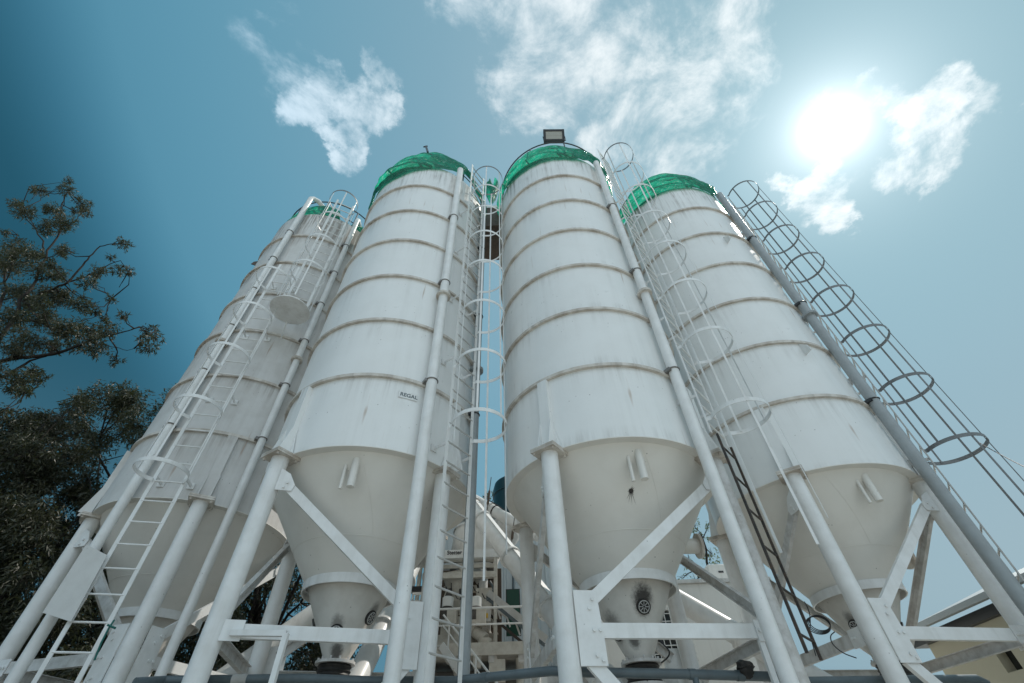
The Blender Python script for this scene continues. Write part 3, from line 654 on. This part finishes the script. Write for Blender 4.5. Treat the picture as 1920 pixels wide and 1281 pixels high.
# ------------------------------------------------------------------ screw conveyors from the outlets up to the mixing plant
def conveyor(i, end, r, label, bolts=True):
    cx, cy, dz, ph = SIL[i]; s = Vector((cx, cy, 1.95)); e = Vector(end); d = (e-s).normalized(); s2 = s-d*.35
    root = empty('screw_conveyor', s, label, 'conveyor', 'screw conveyors')
    MB().tube([s2, e], r, 28).build('tube', M['white'], root)
    x, y, _ = basis(d); n = int((e-s).length/1.3)
    for k in range(n):
        c_ = s+d*(.9+k*1.3)
        f = MB()
        for q in (0, 1): f.tube([c_+d*(q*.024), c_+d*(.02+q*.024)], r+.04, 28)
        for q in range(12):
            a = q*math.pi/6; f.bolt(c_-d*.012+(x*math.cos(a)+y*math.sin(a))*(r+.022), d, .01, .07)
        f.build('flange', M['white'], root)
    if i == 3: MB().box(s+d*(e-s).length/2+y*(r+.006), x, y, d, .05, .006, (e-s).length/2).build('cover_strip', M['white'], root)
    MB().tube([e-d*.02, e+d*.03], r+.05, 24).build('end_plate', M['worn'], root)
    MB().tube([e+d*.03, e+d*.4], r*.7, 20).build('motor', M['worn'], root)
conveyor(1, (-2.25, 9.9, 5.7), .16, 'white screw conveyor rising from the grimy left silo')
conveyor(2, (-2.0, 10.2, 6.0), .15, 'white screw conveyor rising behind the hopper of the name plate silo')
conveyor(3, (-.95, 9.0, 6.0), .15, 'white bolted screw conveyor crossing in front of the pale cladding')
conveyor(4, (.6, 9.9, 6.0), .16, 'white screw conveyor rising from the rightmost silo')

# ------------------------------------------------------------------ mixing plant between the middle silos
Y = 9.5
pl = empty('mixing_plant', (-.8, Y, 0), 'dusty white mixing plant on a railed platform seen between the middle silos', 'machine')
PX = lambda x, y, Y_=Y: at(x, y, Y_)
x0, x1 = PX(820, 1210).x, PX(984, 1210).x; zp = PX(900, 1212).z
dk = MB().abox(x0-.6, x1, Y, Y+1.6, zp-.09, zp+.0).build('platform', M['pale'], pl)
MB().abox(x0-.6, x1+.02, Y-.04, Y, zp-.14, zp+.05).build('toe_board', M['pale'], pl)
for xx in (x0-.3, -.6, x1-.12): MB().abox(xx, xx+.1, Y+.02, Y+1.5, zp-.24, zp-.09).build('joist', M['worn'], pl)
zr1, zr2 = PX(900, 1140).z, PX(900, 1171).z
rl = MB().tube([(x0-.6, Y, zr1), (x1, Y, zr1), (x1, Y+1.5, zr1)], .02, 8).tube([(x0-.6, Y, zr2), (x1, Y, zr2), (x1, Y+1.5, zr2)], .016, 8).build('railing', M['white'], pl)
for xx in (x0-.5, x0+.55, x1): MB().tube([(xx, Y, zp), (xx, Y, zr1)], .02, 8).build('post', M['white'], rl)
zh0, zh1 = PX(880, 1043, 9.9).z, PX(880, 1032, 9.9).z; hx1 = PX(936, 1040, 9.9).x
hb = MB().abox(-2.0, hx1, 9.9, 10.02, zh0-.03, zh1+.02).build('header_beam', M['white'], pl)
lettering('Stetter', (zh1-zh0)*.92, PX(838, 1041, 9.9)+Vector((0, -.003, .01)), (1, 0, 0), (0, 0, 1), M['letter'], hb, depth=.002)
zb0, zb1 = PX(880, 1083, 9.9).z, PX(880, 1072, 9.9).z
MB().abox(-2., hx1-.05, 9.9, 10., zb0, zb1).build('cross_beam', M['pale'], pl)
for px in (929, 790): q = PX(px, 1043, 9.9).x; MB().abox(q-.035, q+.035, 9.92, 10.0, zp, zh0-.02).build('column', M['pale'], pl)
MB().abox(-2., hx1, 11.0, 11.1, zp-.1, zh1).build('back_panel', M['brown'], pl)
for k in range(3): MB().abox(-1.95, hx1-.06, 10.03, 10.10, zb1+.12+k*.13, zb1+.20+k*.13).build('louvre', M['pale'], pl)
q = PX(905, 1083, 10.1); MB().tube([q+Vector((-.1, .3, .06)), q+Vector((0, .05, .05)), q+Vector((.01, 0, -.05)), q-Vector((0, 0, .34)), q+Vector((.03, .02, -.42)), q+Vector((.1, .1, -.46))], .10, 18).build('elbow_pipe', M['galv'], pl)
q = PX(918, 1100, 10.0); MB().tube([q+Vector((.0, 0, .1)), q+Vector((.08, 0, -.02)), q+Vector((.05, 0, -.2)), q+Vector((-.06, 0, -.25))], .025, 10).build('hose', M['dgrey'], pl)
for px in (840, 893):
    q = PX(px, 1128, 9.8); mo = MB().tube([q-Vector((0, 0, .34)), q-Vector((0, 0, .1))], .095, 20)
    for a in range(10): mo.box(q-Vector((0, 0, .22))+Vector((math.cos(a*.628), math.sin(a*.628), 0))*.1, (math.cos(a*.628), math.sin(a*.628), 0), (-math.sin(a*.628), math.cos(a*.628), 0), (0, 0, 1), .012, .004, .11)
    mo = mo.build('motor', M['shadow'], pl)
    MB().tube([q-Vector((0, 0, .1)), q+Vector((0, 0, .06)), q+Vector((0, 0, .08))], [.11, .11, .08], 24).build('fan_cover', M['white'], mo)
    MB().tube([q-Vector((0, 0, .40)), q-Vector((0, 0, .34))], .14, 24).build('motor_foot', M['pale'], mo)
    MB().abox(q.x+.02, q.x+.2, q.y-.16, q.y+.1, q.z-.42, q.z-.16).build('terminal_box', M['pale'], mo)
q = PX(911, 1154, 9.75); cb = MB().abox(q.x-.09, q.x+.09, q.y, q.y+.15, q.z-.10, q.z+.10).build('control_box', M['galv'], pl)
MB().abox(q.x-.04, q.x+.04, q.y-.006, q.y-.001, q.z-.045, q.z+.035).build('sticker', M['yellow'], cb)
q = PX(905, 1125, 10.0); MB().abox(q.x-.12, q.x+.18, q.y, q.y+.4, q.z-.25, q.z+.22).build('gear_case', M['pale'], pl)
q = PX(898, 1185, 9.8); MB().tube([q+Vector((-.1, .1, .05)), q+Vector((.12, 0, -.12))], .10, 18).tube([q+Vector((.12, 0, -.12)), q+Vector((.12, 0, -.22))], .13, 18).tube([q+Vector((-.2, .1, .12)), q+Vector((-.1, .1, .05))], .13, 18).build('pump', M['pale'], pl)
q = PX(845, 1190, 9.9); MB().abox(q.x-.2, q.x+.25, q.y, q.y+.5, q.z-.25, q.z+.3).build('gear_case', M['pale'], pl)
q = PX(860, 1100, 10.3); MB().lathe([(.35, q.z+.2), (.12, q.z-.35), (.12, q.z-.5)], 24, (q.x, q.y)).build('feed_hopper', M['pale'], pl)
for px, py in ((850, 1065), (920, 1068), (868, 1110), (842, 1112), (922, 1132), (914, 1166)):
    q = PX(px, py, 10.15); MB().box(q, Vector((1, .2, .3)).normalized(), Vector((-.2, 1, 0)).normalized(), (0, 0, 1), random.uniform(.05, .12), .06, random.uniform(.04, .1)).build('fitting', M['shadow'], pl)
for k in range(5):
    q = PX(836+k*17, 1100+13*(k % 3), 10.0); MB().tube([q, q+Vector((.05, -.05, -.1)), q+Vector((.12, 0, -.12)), q+Vector((.1, .05, .08))], .010, 6).build('hose', M['cable'], pl)
rr = random.Random(21)
for k in range(46):                       # the clutter of pipes, brackets and boxes behind the rail
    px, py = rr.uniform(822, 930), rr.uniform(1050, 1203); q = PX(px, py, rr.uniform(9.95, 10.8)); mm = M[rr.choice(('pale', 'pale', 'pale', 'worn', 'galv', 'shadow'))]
    if k % 3 == 0: MB().tube([q, q+Vector((rr.uniform(-.3, .3), 0, rr.uniform(-.05, .05))), q+Vector((rr.uniform(-.3, .3), .05, rr.uniform(-.3, .3)))], rr.uniform(.015, .04), 8).build('process_pipe', mm, pl)
    elif k % 3 == 1: MB().abox(q.x-rr.uniform(.03, .12), q.x+rr.uniform(.03, .12), q.y, q.y+.12, q.z-rr.uniform(.03, .14), q.z+rr.uniform(.02, .1)).build('bracket', mm, pl)
    else: a = rr.uniform(0, 3); MB().tube([q, q+Vector((math.cos(a)*.12, -.03, math.sin(a)*.12))], rr.uniform(.04, .08), 14).build('drive_cover', mm, pl)
MB().abox(-1.95, hx1-.1, 10.3, 10.36, zp, zb0-.9).build('inner_panel', M['pale'], pl)
# under the platform
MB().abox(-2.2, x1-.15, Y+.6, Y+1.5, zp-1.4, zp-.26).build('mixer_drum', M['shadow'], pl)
for px, py in ((895, 1232), (925, 1240), (860, 1245), (940, 1258)):
    q = PX(px, py, 9.6); MB().box(q, (1, 0, 0), (0, 1, 0), (0, 0, 1), .07, .06, .16).build('bearing_block', M['pale'], pl)
MB().tube([(x1-.1, Y+.3, zp-.14), (x1-.1, Y+.3, 0)], .07, 14).build('column', M['pale'], pl)
MB().tube([(-2.2, Y+.3, zp-.14), (-2.2, Y+.3, 0)], .07, 14).build('column', M['pale'], pl)
# stairs up to the platform
s0, s1 = PX(830, 1175, 9.1), PX(925, 1300, 8.6)
st = empty('stair', (s1.x, s1.y, 0), 'narrow white steel stair climbing to the mixing platform', 'stair')
d = (s1-s0).normalized()
for off in (0, .55): MB().bar(s0+Vector((0, off, -.28)), s1+Vector((0, off, -.28))+d*2.2, .03, .12).build('stringer', M['white'], st)
for k in range(14): q = s0+d*(k*.26)+Vector((0, .275, -.28)); MB().box(q, (1, 0, 0), (0, 1, 0), (0, 0, 1), .1, .26, .012).build('tread', M['worn'], st)
MB().tube([s0+Vector((0, 0, .18)), s1+d*1.6+Vector((0, 0, .18))], .018, 8).tube([s0+Vector((0, 0, .02)), s1+d*1.6+Vector((0, 0, .02))], .014, 8).build('handrail', M['white'], st)
for k in range(4): q = s0+d*(.2+k*.8); MB().tube([q+Vector((0, 0, -.28)), q+Vector((0, 0, .18))], .016, 8).build('baluster', M['white'], st)
# dark inclined belt beside the plant and green board
q0, q1 = PX(930, 1135, 10.2), PX(985, 1180, 10.0); bc = empty('belt_conveyor', q1, 'dark inclined belt conveyor right of the mixing plant', 'conveyor')
d = (q1-q0).normalized()
MB().bar(q0-d*.2, q1+d*.5, .5, .06).build('belt', M['dgrey'], bc)
MB().bar(q0-d*.2+Vector((0, -.27, .05)), q1+d*.5+Vector((0, -.27, .05)), .03, .12).build('side_guard', M['galv'], bc)
MB().bar(q0-d*.2+Vector((0, -.25, -.32)), q1+d*.5+Vector((0, -.25, -.32)), .04, .05).build('chord', M['black'], bc)
for k in range(6): q = q0+d*(k*.25)+Vector((0, -.25, -.03)); MB().bar(q, q+Vector((.1, 0, -.28)), .02, .03).build('lattice', M['worn'], bc)
q = PX(962, 1135, 10.6); gb = empty('green_board', q, 'dark green board standing against the pale cladding', 'board'); MB().abox(q.x-.13, q.x+.13, q.y, q.y+.02, q.z-.55, q.z+.3).build('sheet', M['gpanel'], gb); MB().abox(q.x-.15, q.x+.15, q.y+.02, q.y+.04, q.z-.55, q.z+.32).build('backing', M['dark'], gb)
# pale weigh hopper and upper white pipe with black turnbuckles
e0, e1 = at(885, 935, 10.2), at(1010, 1005, 9.6)
up_ = empty('vent_pipe', e0, 'white sloping vent pipe with a black collar, above the screw conveyor', 'pipe')
MB().tube([e0, e1], .125, 24).build('pipe', M['white'], up_)
c_ = e0+(e1-e0)*.36; dd = (e1-e0).normalized(); MB().tube([c_, c_+dd*.03], .135, 24).build('collar', M['rubber'], up_)
MB().tube([c_-dd*.1, c_-dd*.13], .15, 24).build('flange', M['worn'], up_)
MB().tube([at(905, 930, 9.9), at(960, 966, 9.8)], .012, 8).build('guide_wire', M['cable'], up_)
h0 = at(900, 1000, 10.4); wh_ = empty('weigh_hopper', h0, 'pale round weigh hopper above the mixing plant header', 'hopper')
MB().lathe([(.55, h0.z+.25), (.6, h0.z-.2), (.35, h0.z-.8)], 40, (h0.x-.1, h0.y+.5)).build('body', M['plaster'], wh_)
MB().lathe([(.02, h0.z+.42), (.58, h0.z+.27), (.58, h0.z+.22)], 40, (h0.x-.1, h0.y+.5)).build('lid', M['white'], wh_)
h1 = at(948, 985, 10.3); MB().lathe([(.3, h1.z+.2), (.3, h1.z-.2), (.12, h1.z-.45)], 32, (h1.x, h1.y+.3)).build('filter_body', M['worn'], wh_)
MB().tube([h1+Vector((.05, .2, -.45)), h1+Vector((.06, .2, -.75))], .08, 16).build('outlet', M['galv'], wh_)
for (a, b_), lab in ((((921, 895), (912, 966)), 'rusty turnbuckle rod with hook, nearer the grey pipe'), (((965, 967), (958, 1028)), 'dark turnbuckle rod hanging above the bolted conveyor')):
    p, q = at(*a, 8.95), at(*b_, 8.95); t1, t2 = p+(q-p)*.35, p+(q-p)*.75
    tb = empty('turnbuckle', p, lab, 'tie rod')
    MB().tube([p, t1], .008, 6).tube([t2, q], .008, 6).build('rod', M['black'], tb)
    MB().tube([t1, t1+(t2-t1)*.1, t1+(t2-t1)*.9, t2], [.012, .026, .026, .012], 8).build('body', M['brown'], tb)
# small white pump unit seen past the left of the plant
q = at(778, 1133, 8.6); pu = empty('pump_unit', q, 'small white pump unit behind the name plate silo leg', 'machine')
MB().abox(q.x-.1, q.x+.14, q.y, q.y+.3, q.z-.12, q.z+.06).build('body', M['white'], pu); MB().tube([q+Vector((-.05, 0, .06)), q+Vector((-.05, 0, .16)), q+Vector((.1, 0, .16)), q+Vector((.1, 0, .0))], .025, 10).build('pipe', M['white'], pu); MB().abox(q.x-.12, q.x+.16, q.y+.05, q.y+.2, q.z+.22, q.z+.3).build('cover', M['dark'], pu)

# ------------------------------------------------------------------ hall, tank, outbuilding, cream house
hall = empty('clad_hall', (1, 13.5, 0), 'tall hall clad in pale blue grey ribbed sheet behind the mixing plant', 'building')
vs = []; Yh = 13.2; zt = 7.6; xx = -2.6; k = 0; prof = []
while xx < 3.2:
    prof += [(xx, Yh), (xx+.19, Yh), (xx+.215, Yh-.04), (xx+.255, Yh-.04), (xx+.28, Yh)]; xx += .28
m_ = MB(); n = len(prof); m_.add([(x, y, 0) for x, y in prof]+[(x, y, zt) for x, y in prof], [(i, i+1, n+i+1, n+i) for i in range(n-1)]); m_.build('wall', M['corr'], hall, 20)
MB().abox(-2.6, 3.2, Yh+.05, Yh+6, 0, zt-.1).build('side_wall', M['corr'], hall)
MB().abox(-2.7, 3.3, Yh-.15, Yh+6.2, zt, zt+.12).build('roof', M['roof'], hall)
MB().tube([at(962, 1020, 13.05), at(962, 1240, 13.05)], .03, 8).build('downpipe', M['dgrey'], hall)
q = at(946, 890, 16); tk = empty('water_tank', (q.x+.3, 16.6, 0), 'dark green domed tank rising behind the middle silos', 'tank')
tr = [(1.02, 0), (1.02, q.z-.25), (.98, q.z-.08), (.8, q.z+.02), (.3, q.z+.1), (.02, q.z+.11)]
MB().lathe(tr, 48, (q.x+.55, 16.8)).build('body', M['tank'], tk); MB().lathe([(1.02, q.z-.6), (1.05, q.z-.57), (1.02, q.z-.54)], 48, (q.x+.55, 16.8)).build('rib', M['tank'], tk)
# outbuilding
Yo = 11.5; zo = 5.14
ob = empty('outbuilding', (4.2, Yo, 0), 'off white flat roofed building with a barred window, behind the hopper outlets', 'building')
wx0, wx1, wz0, wz1 = 2.72, 3.62, 3.72, 4.62
w_ = MB(); X0, X1 = 1.75, 5.75
w_.abox(X0, wx0, Yo, Yo+.2, 0, zo).abox(wx1, X1, Yo, Yo+.2, 0, zo).abox(wx0, wx1, Yo, Yo+.2, 0, wz0).abox(wx0, wx1, Yo, Yo+.2, wz1, zo)
w_.abox(X0, X0+.2, Yo+.203, Yo+5, 0, zo).abox(X1-.2, X1, Yo+.203, Yo+5, 0, zo); w_.build('wall', M['plaster'], ob, 0)
MB().abox(X0-.06, X1+.06, Yo-.06, Yo+5.1, zo+.003, zo+.08).build('roof', M['worn'], ob)
wn = MB().abox(wx0, wx1, Yo+.10, Yo+.12, wz0, wz1).build('window', M['pane'], ob); wn.name = 'window'
gb = MB()
for k in range(7): gb.tube([(wx0+(wx1-wx0)*(k+.5)/7, Yo-.02, wz0-.05), (wx0+(wx1-wx0)*(k+.5)/7, Yo-.02, wz1+.05)], .009, 6)
for k in range(6): gb.tube([(wx0-.05, Yo-.02, wz0+(wz1-wz0)*(k+.5)/6), (wx1+.05, Yo-.02, wz0+(wz1-wz0)*(k+.5)/6)], .009, 6)
gb.build('window_bars', M['white'], wn)
MB().abox(wx0-.05, wx1+.05, Yo-.04, Yo, wz0-.06, wz0-.003).build('sill', M['plaster'], wn)
q = at(1302, 1133, 11.4); wl = empty('wall_lamp', q, 'small black lamp fixed on the off white wall', 'lamp'); MB().abox(q.x-.06, q.x+.06, Yo-.12, Yo-.003, q.z-.06, q.z+.07).build('housing', M['dark'], wl); MB().tube([q+Vector((-.06, 0, 0)), q+Vector((-.2, 0, .06)), q+Vector((-.25, .03, .12))], .01, 6).build('cable', M['cable'], wl)
q = at(1344, 1078, 12.0); bx = empty('rooftop_unit', (q.x, q.y, zo+.08), 'pale boxy unit on the roof of the off white building', 'air conditioner')
MB().abox(q.x-.24, q.x+.24, q.y-.2, q.y+.3, zo+.09, q.z+.18).build('casing', M['plaster'], bx, bevel=.02); MB().abox(q.x-.02, q.x+.1, q.y-.212, q.y-.201, q.z-.02, q.z+.02).build('vent_slot', M['dark'], bx)
# cream house on the right
hc = at(1745, 1210, 11.0); hx = hc.x-.05; zc = hc.z
ch = empty('cream_house', (hx+2, 8, 0), 'cream rendered house with a metal roof at the lower right', 'building')
wy0, wy1 = 8.62, 9.2; wzz = zc-.15
a_, b_ = at(1868, 1216, 9.5), at(1905, 1250, 9.0)
def onx(x, y, X):
    d = ray(x, y); return Vector((0, 0, CZ))+d*(X/d.x)
c1, c2, c3, c4 = onx(1862, 1216, hx), onx(1886, 1206, hx), onx(1918, 1254, hx), onx(1890, 1262, hx)
wy0, wy1 = min(c1.y, c2.y, c3.y, c4.y), max(c1.y, c4.y); wz0, wz1 = c3.z, c2.z-.05
w_ = MB(); Yb, Yf = 11.0, 3.0
w_.abox(hx, hx+.25, Yf, wy0, 0, zc).abox(hx, hx+.25, wy1, Yb, 0, zc).abox(hx, hx+.25, wy0, wy1, 0, wz0).abox(hx, hx+.25, wy0, wy1, wz1, zc).abox(hx+.253, hx+5, Yb-.25, Yb, 0, zc)
w_.build('wall', M['cream'], ch, 0)
MB().abox(hx+.18, hx+.2, wy0, wy1, wz0, wz1).build('window', M['pane'], ch)
rf = MB(); n_ = 64
prof = [(Yf-.4+(Yb+.9-Yf)*k/n_, .022*math.cos(k*math.pi)) for k in range(n_+1)]
vs = [(hx-.35, y, zc+.24+h) for y, h in prof]+[(hx+3.5, y, zc+1.5+h) for y, h in prof]
vs += [(x, y, z-.012) for x, y, z in vs]; n = n_+1
fs = [(i, i+1, n+i+1, n+i) for i in range(n_)]+[(2*n+i, 3*n+i, 3*n+i+1, 2*n+i+1) for i in range(n_)]+[(i, 2*n+i, 2*n+i+1, i+1) for i in range(n_)]+[(0, n, 3*n, 2*n), (n_, 2*n+n_, 3*n+n_, n+n_)]
rf.add(vs, fs).build('roof', M['roof'], ch, 30)
MB().abox(hx-.12, hx+.24, Yf-.2, Yb+.3, zc+.003, zc+.16).build('eave_board', M['dark'], ch)
MB().bar((hx-.40, Yf-.4, zc+.20), (hx-.40, Yb+.6, zc+.20), .10, .09).build('gutter', M['roof'], ch)

# ------------------------------------------------------------------ trees
def leaf_mesh(cent, rad, per, ln, wd, droop=.6, flat=.85):
    # clumps of narrow leaves: every leaf a small folded diamond
    vs = []; fs = []; V = []; o = 0
    out_v = []; out_f = []
    for c, r, n in zip(cent, rad, per):
        nt_ = max(2, n//9)
        tw = rng.normal(size=(nt_, 3)); tw /= np.linalg.norm(tw, axis=1)[:, None]; tw *= (r*rng.random((nt_, 1))**.45); tw[:, 2] *= flat
        k = rng.integers(0, nt_, n); p = np.array(c)+tw[k]+rng.normal(size=(n, 3))*r*.13
        d = rng.normal(size=(n, 3))*.75; d[:, 2] -= droop; d += tw[k]/max(r, 1e-3)*.5; d /= np.linalg.norm(d, axis=1)[:, None]
        s = np.cross(d, rng.normal(size=(n, 3))); s /= np.linalg.norm(s, axis=1)[:, None]
        l = ln*(.6+.8*rng.random((n, 1))); w2 = wd*(.7+.6*rng.random((n, 1)))
        nr = np.cross(d, s)
        q = np.stack([p, p+d*l*.45+s*w2+nr*w2*.3, p+d*l, p+d*l*.45-s*w2+nr*w2*.3], 1).reshape(-1, 3)
        out_v.append(q); b = o+np.arange(n)[:, None]*4; out_f.append(np.concatenate([b, b+1, b+2, b+3], 1)); o += 4*n
    return np.concatenate(out_v), np.concatenate(out_f)
def np_mesh(name, v, f, m_, parent):
    me = bpy.data.meshes.new(name); me.vertices.add(len(v)); me.vertices.foreach_set('co', (v-np.array(parent['_w'])).ravel().astype(np.float32))
    me.loops.add(f.size); me.loops.foreach_set('vertex_index', f.ravel().astype(np.int32)); me.polygons.add(len(f))
    me.polygons.foreach_set('loop_start', (np.arange(len(f))*4).astype(np.int32)); me.update(calc_edges=True); me.materials.append(m_)
    o = bpy.data.objects.new(name, me); C.objects.link(o); o.parent = parent; return o
def tree(name, label, base, limbs, clumps, leafm, dens, ln, wd, twigs=3, group=None):
    root = empty(name, base, label, 'tree', group)
    b = MB(); nodes_ = []
    for pts, r0, r1 in limbs:
        pts = [Vector(p) for p in pts]; fine = []
        for p, q in zip(pts, pts[1:]):
            for t in range(4): fine.append(p+(q-p)*t/4+Vector(rng.normal(size=3)*.02*(q-p).length))
        fine.append(pts[-1]); k = len(fine)
        b.tube(fine, [r0+(r1-r0)*i/(k-1) for i in range(k)], 8); nodes_ += fine
    tw = MB()
    cs, rs, ns = [], [], []
    for c, r in clumps:
        c = Vector(c); near = min(nodes_, key=lambda p: (p-c).length)
        mid = (near+c)/2+Vector(rng.normal(size=3)*.08*(c-near).length)
        tw.tube([near, mid, c], [.022, .014, .006], 5, caps=False)
        for k in range(twigs):
            e = c+Vector(rng.normal(size=3)).normalized()*r*.85; tw.tube([c+(near-c)*.15*k, (c+e)/2+Vector((0, 0, .1*r)), e], [.009, .006, .003], 4, caps=False)
        cs.append(tuple(c)); rs.append(r); ns.append(max(6, int(dens*r*r)))
    b.add(tw.v, tw.f).build('trunk', M['bark'], root)
    v, f = leaf_mesh(cs, rs, ns, ln, wd); np_mesh('crown', v, f, leafm, root); return root
Z = lambda x, y: (x/2.669, 320+y/2.669)
YT = 9.0
def zl(pts, Y0=YT, dy=0.): return [at(*Z(x, y), Y0+dy*k/max(1, len(pts)-1)) for k, (x, y) in enumerate(pts)]
base = at(-160, 900, YT+.6); base.z = 0
limbs = [([base, base+Vector((.15, 0, 3.2)), base+Vector((.05, -.1, 5.6)), at(*Z(-260, 1160), YT), at(*Z(-60, 910), YT)], .24, .12)]
for pts, r0, r1, dy in (
    ([(-60, 910), (60, 760), (120, 650), (230, 440), (290, 310), (300, 200), (340, 110)], .060, .010, -.3),
    ([(-60, 910), (-20, 740), (10, 650), (50, 480), (100, 390), (60, 300)], .06, .012, .5),
    ([(120, 650), (250, 600), (340, 560), (400, 490), (450, 430), (500, 380), (570, 365), (625, 370)], .045, .008, -.5),
    ([(340, 560), (430, 530), (500, 490), (600, 450), (640, 500)], .026, .007, .3),
    ([(-60, 970), (60, 938), (160, 932), (300, 912), (380, 880), (450, 850)], .065, .028, .2),
    ([(450, 850), (520, 830), (590, 815), (660, 795), (720, 780), (780, 800)], .026, .007, 0),
    ([(-60, 1070), (60, 1010), (150, 950), (230, 930)], .05, .018, .3),
    ([(120, 650), (200, 750), (260, 800), (390, 760), (480, 730)], .035, .008, .6),
    ([(230, 440), (210, 350), (150, 250), (100, 200)], .035, .008, .5),
    ([(290, 310), (380, 250), (420, 190)], .022, .007, -.3), ([(60, 1010), (90, 1060), (130, 1100)], .018, .006, .2),
    ([(450, 850), (560, 880), (640, 900), (700, 880)], .012, .005, .2), ([(470, 570), (520, 590), (560, 640)], .012, .005, .1)):
    limbs.append((zl(pts, YT, dy), r0, r1))
limbs.append(([at(*Z(-260, 1160), YT), at(*Z(-60, 970), YT)], .1, .065)); limbs.append(([at(*Z(-260, 1160), YT), at(*Z(-60, 1070), YT)], .08, .05))
cl = [(210,100,50),(340,95,50),(420,170,60),(120,200,70),(260,190,55),(330,260,65),(230,290,55),(30,310,30),(90,390,75),(40,480,80),(150,420,65),(210,500,65),(310,400,45),(300,520,55),(430,210,40),(620,370,42),(550,430,22),(500,500,45),(590,500,36),(650,500,28),(440,560,42),(560,640,24),(400,680,46),(480,690,38),(330,640,60),(250,620,75),(180,700,75),(100,620,75),(50,750,75),(250,760,70),(340,800,65),(440,800,55),(540,790,45),(500,870,52),(580,950,28),(400,880,44),(280,870,50),(160,860,60),(60,900,50),(620,735,26),(750,800,38),(740,880,38),(780,840,28),(700,830,16),(100,1040,46),(200,1030,46),(60,1090,38),(120,1110,34),(20,1200,22),(-60,420,90),(-70,600,90),(-80,800,90),(-60,1000,70)]
cl += [(x+rng.uniform(-45, 45), y+rng.uniform(-45, 45), r*.6) for x, y, r in cl if r > 44]
clumps = [(at(*Z(x, y), YT+rng.uniform(-.7, .7)), r*.0049*1.2) for x, y, r in cl]
tree('slender_tree', 'airy tree with dark forked limbs reaching in from the left edge', base, limbs, clumps, M['leaf'], 4600, .125, .0135, 5)
def topy(x): return float(np.interp(x, [-120, 0, 60, 120, 180, 230, 270, 300, 330, 370, 640, 720], [800, 775, 765, 750, 712, 705, 748, 752, 712, 690, 760, 1000]))
def bush_tree(label, cxp, x0, x1, Y0, n, leafm, dens, seed, ymax=1340):
    rr = random.Random(seed); b0 = at(cxp, 1281, Y0); base = Vector((b0.x, b0.y, 0)); clumps = []; k = 0
    while len(clumps) < n:
        x = rr.uniform(x0, x1); ty = topy(x); y = ty+18+(ymax-ty)*rr.random()**1.15
        e = min(x-x0, x1-x)/(x1-x0)
        if rr.random() > .35+2*e: continue
        clumps.append((at(x, y, Y0+rr.uniform(-1.3, 1.3)), rr.uniform(.34, .62)))
    limbs = []
    top = at(cxp, (topy(cxp)+1281)/2, Y0); limbs.append(([base, (base+top)/2+Vector((.1, .1, .2)), top], .22, .07))
    for _ in range(12):
        c = rr.choice(clumps)[0]; s = base+(top-base)*rr.uniform(.35, .95); limbs.append(([s, (s+c)/2+Vector((rr.uniform(-.2, .2), rr.uniform(-.2, .2), .25)), c], .06, .014))
    tree('leafy_tree', label, base, limbs, clumps, leafm, dens, .14, .0165, 3, 'dense trees behind the left silo')
bush_tree('dense dark tree filling the lower left corner', 40, -110, 190, 11.6, 190, M['leafd'], 2000, 1)
bush_tree('dense tree with a lighter domed top, left of the grimy silo', 250, 110, 440, 12.8, 170, M['leaf'], 1900, 2)
bush_tree('tree seen under the grimy silo, between its legs and the name plate silo', 500, 330, 690, 14.0, 160, M['leafd'], 1700, 3)
# far tree between the right hand silos
cl = [(1300, 985, .3), (1315, 1000, .28), (1330, 980, .22), (1310, 1030, .3), (1290, 1060, .26), (1335, 1040, .3), (1345, 1065, .3), (1280, 1085, .22), (1325, 1075, .3), (1355, 1090, .3), (1305, 1090, .3), (1140, 1190, .3), (1150, 1210, .3), (1110, 1080, .25)]
base = at(1325, 1281, 16); base.z = 0
tree('small_tree', 'thin leafy tree behind the flat roofed off white building', base, [([base, at(1330, 1100, 16), at(1318, 1010, 16)], .09, .02), ([at(1330, 1100, 16), at(1296, 1060, 16), at(1290, 1040, 16)], .03, .01)], [(at(x, y, 16+rng.uniform(-.4, .4)), r) for x, y, r in cl if x > 1200], M['leafg'], 900, .10, .016, 4)
base = at(915, 1281, 18); base.z = 0
tree('small_tree', 'tiny treetop showing above the white vent pipe', base, [([base, at(918, 950, 18)], .09, .02)], [(at(x, y, 18), .22) for x, y in ((915, 930), (925, 922), (908, 938), (930, 936))], M['leafg'], 900, .10, .018, 3)
base = at(1130, 1281, 15); base.z = 0
tree('small_tree', 'dark bush glimpsed beside the soot marked outlet', base, [([base, at(1135, 1210, 15)], .07, .02)], [(at(x, y, 15+rng.uniform(-.3, .3)), .26) for x, y in ((1130, 1175), (1142, 1190), (1138, 1215), (1125, 1200), (1112, 1060), (1105, 1075))], M['leafd'], 1100, .11, .018, 3)
for o in bpy.data.objects:
    if '_w' in o: del o['_w']
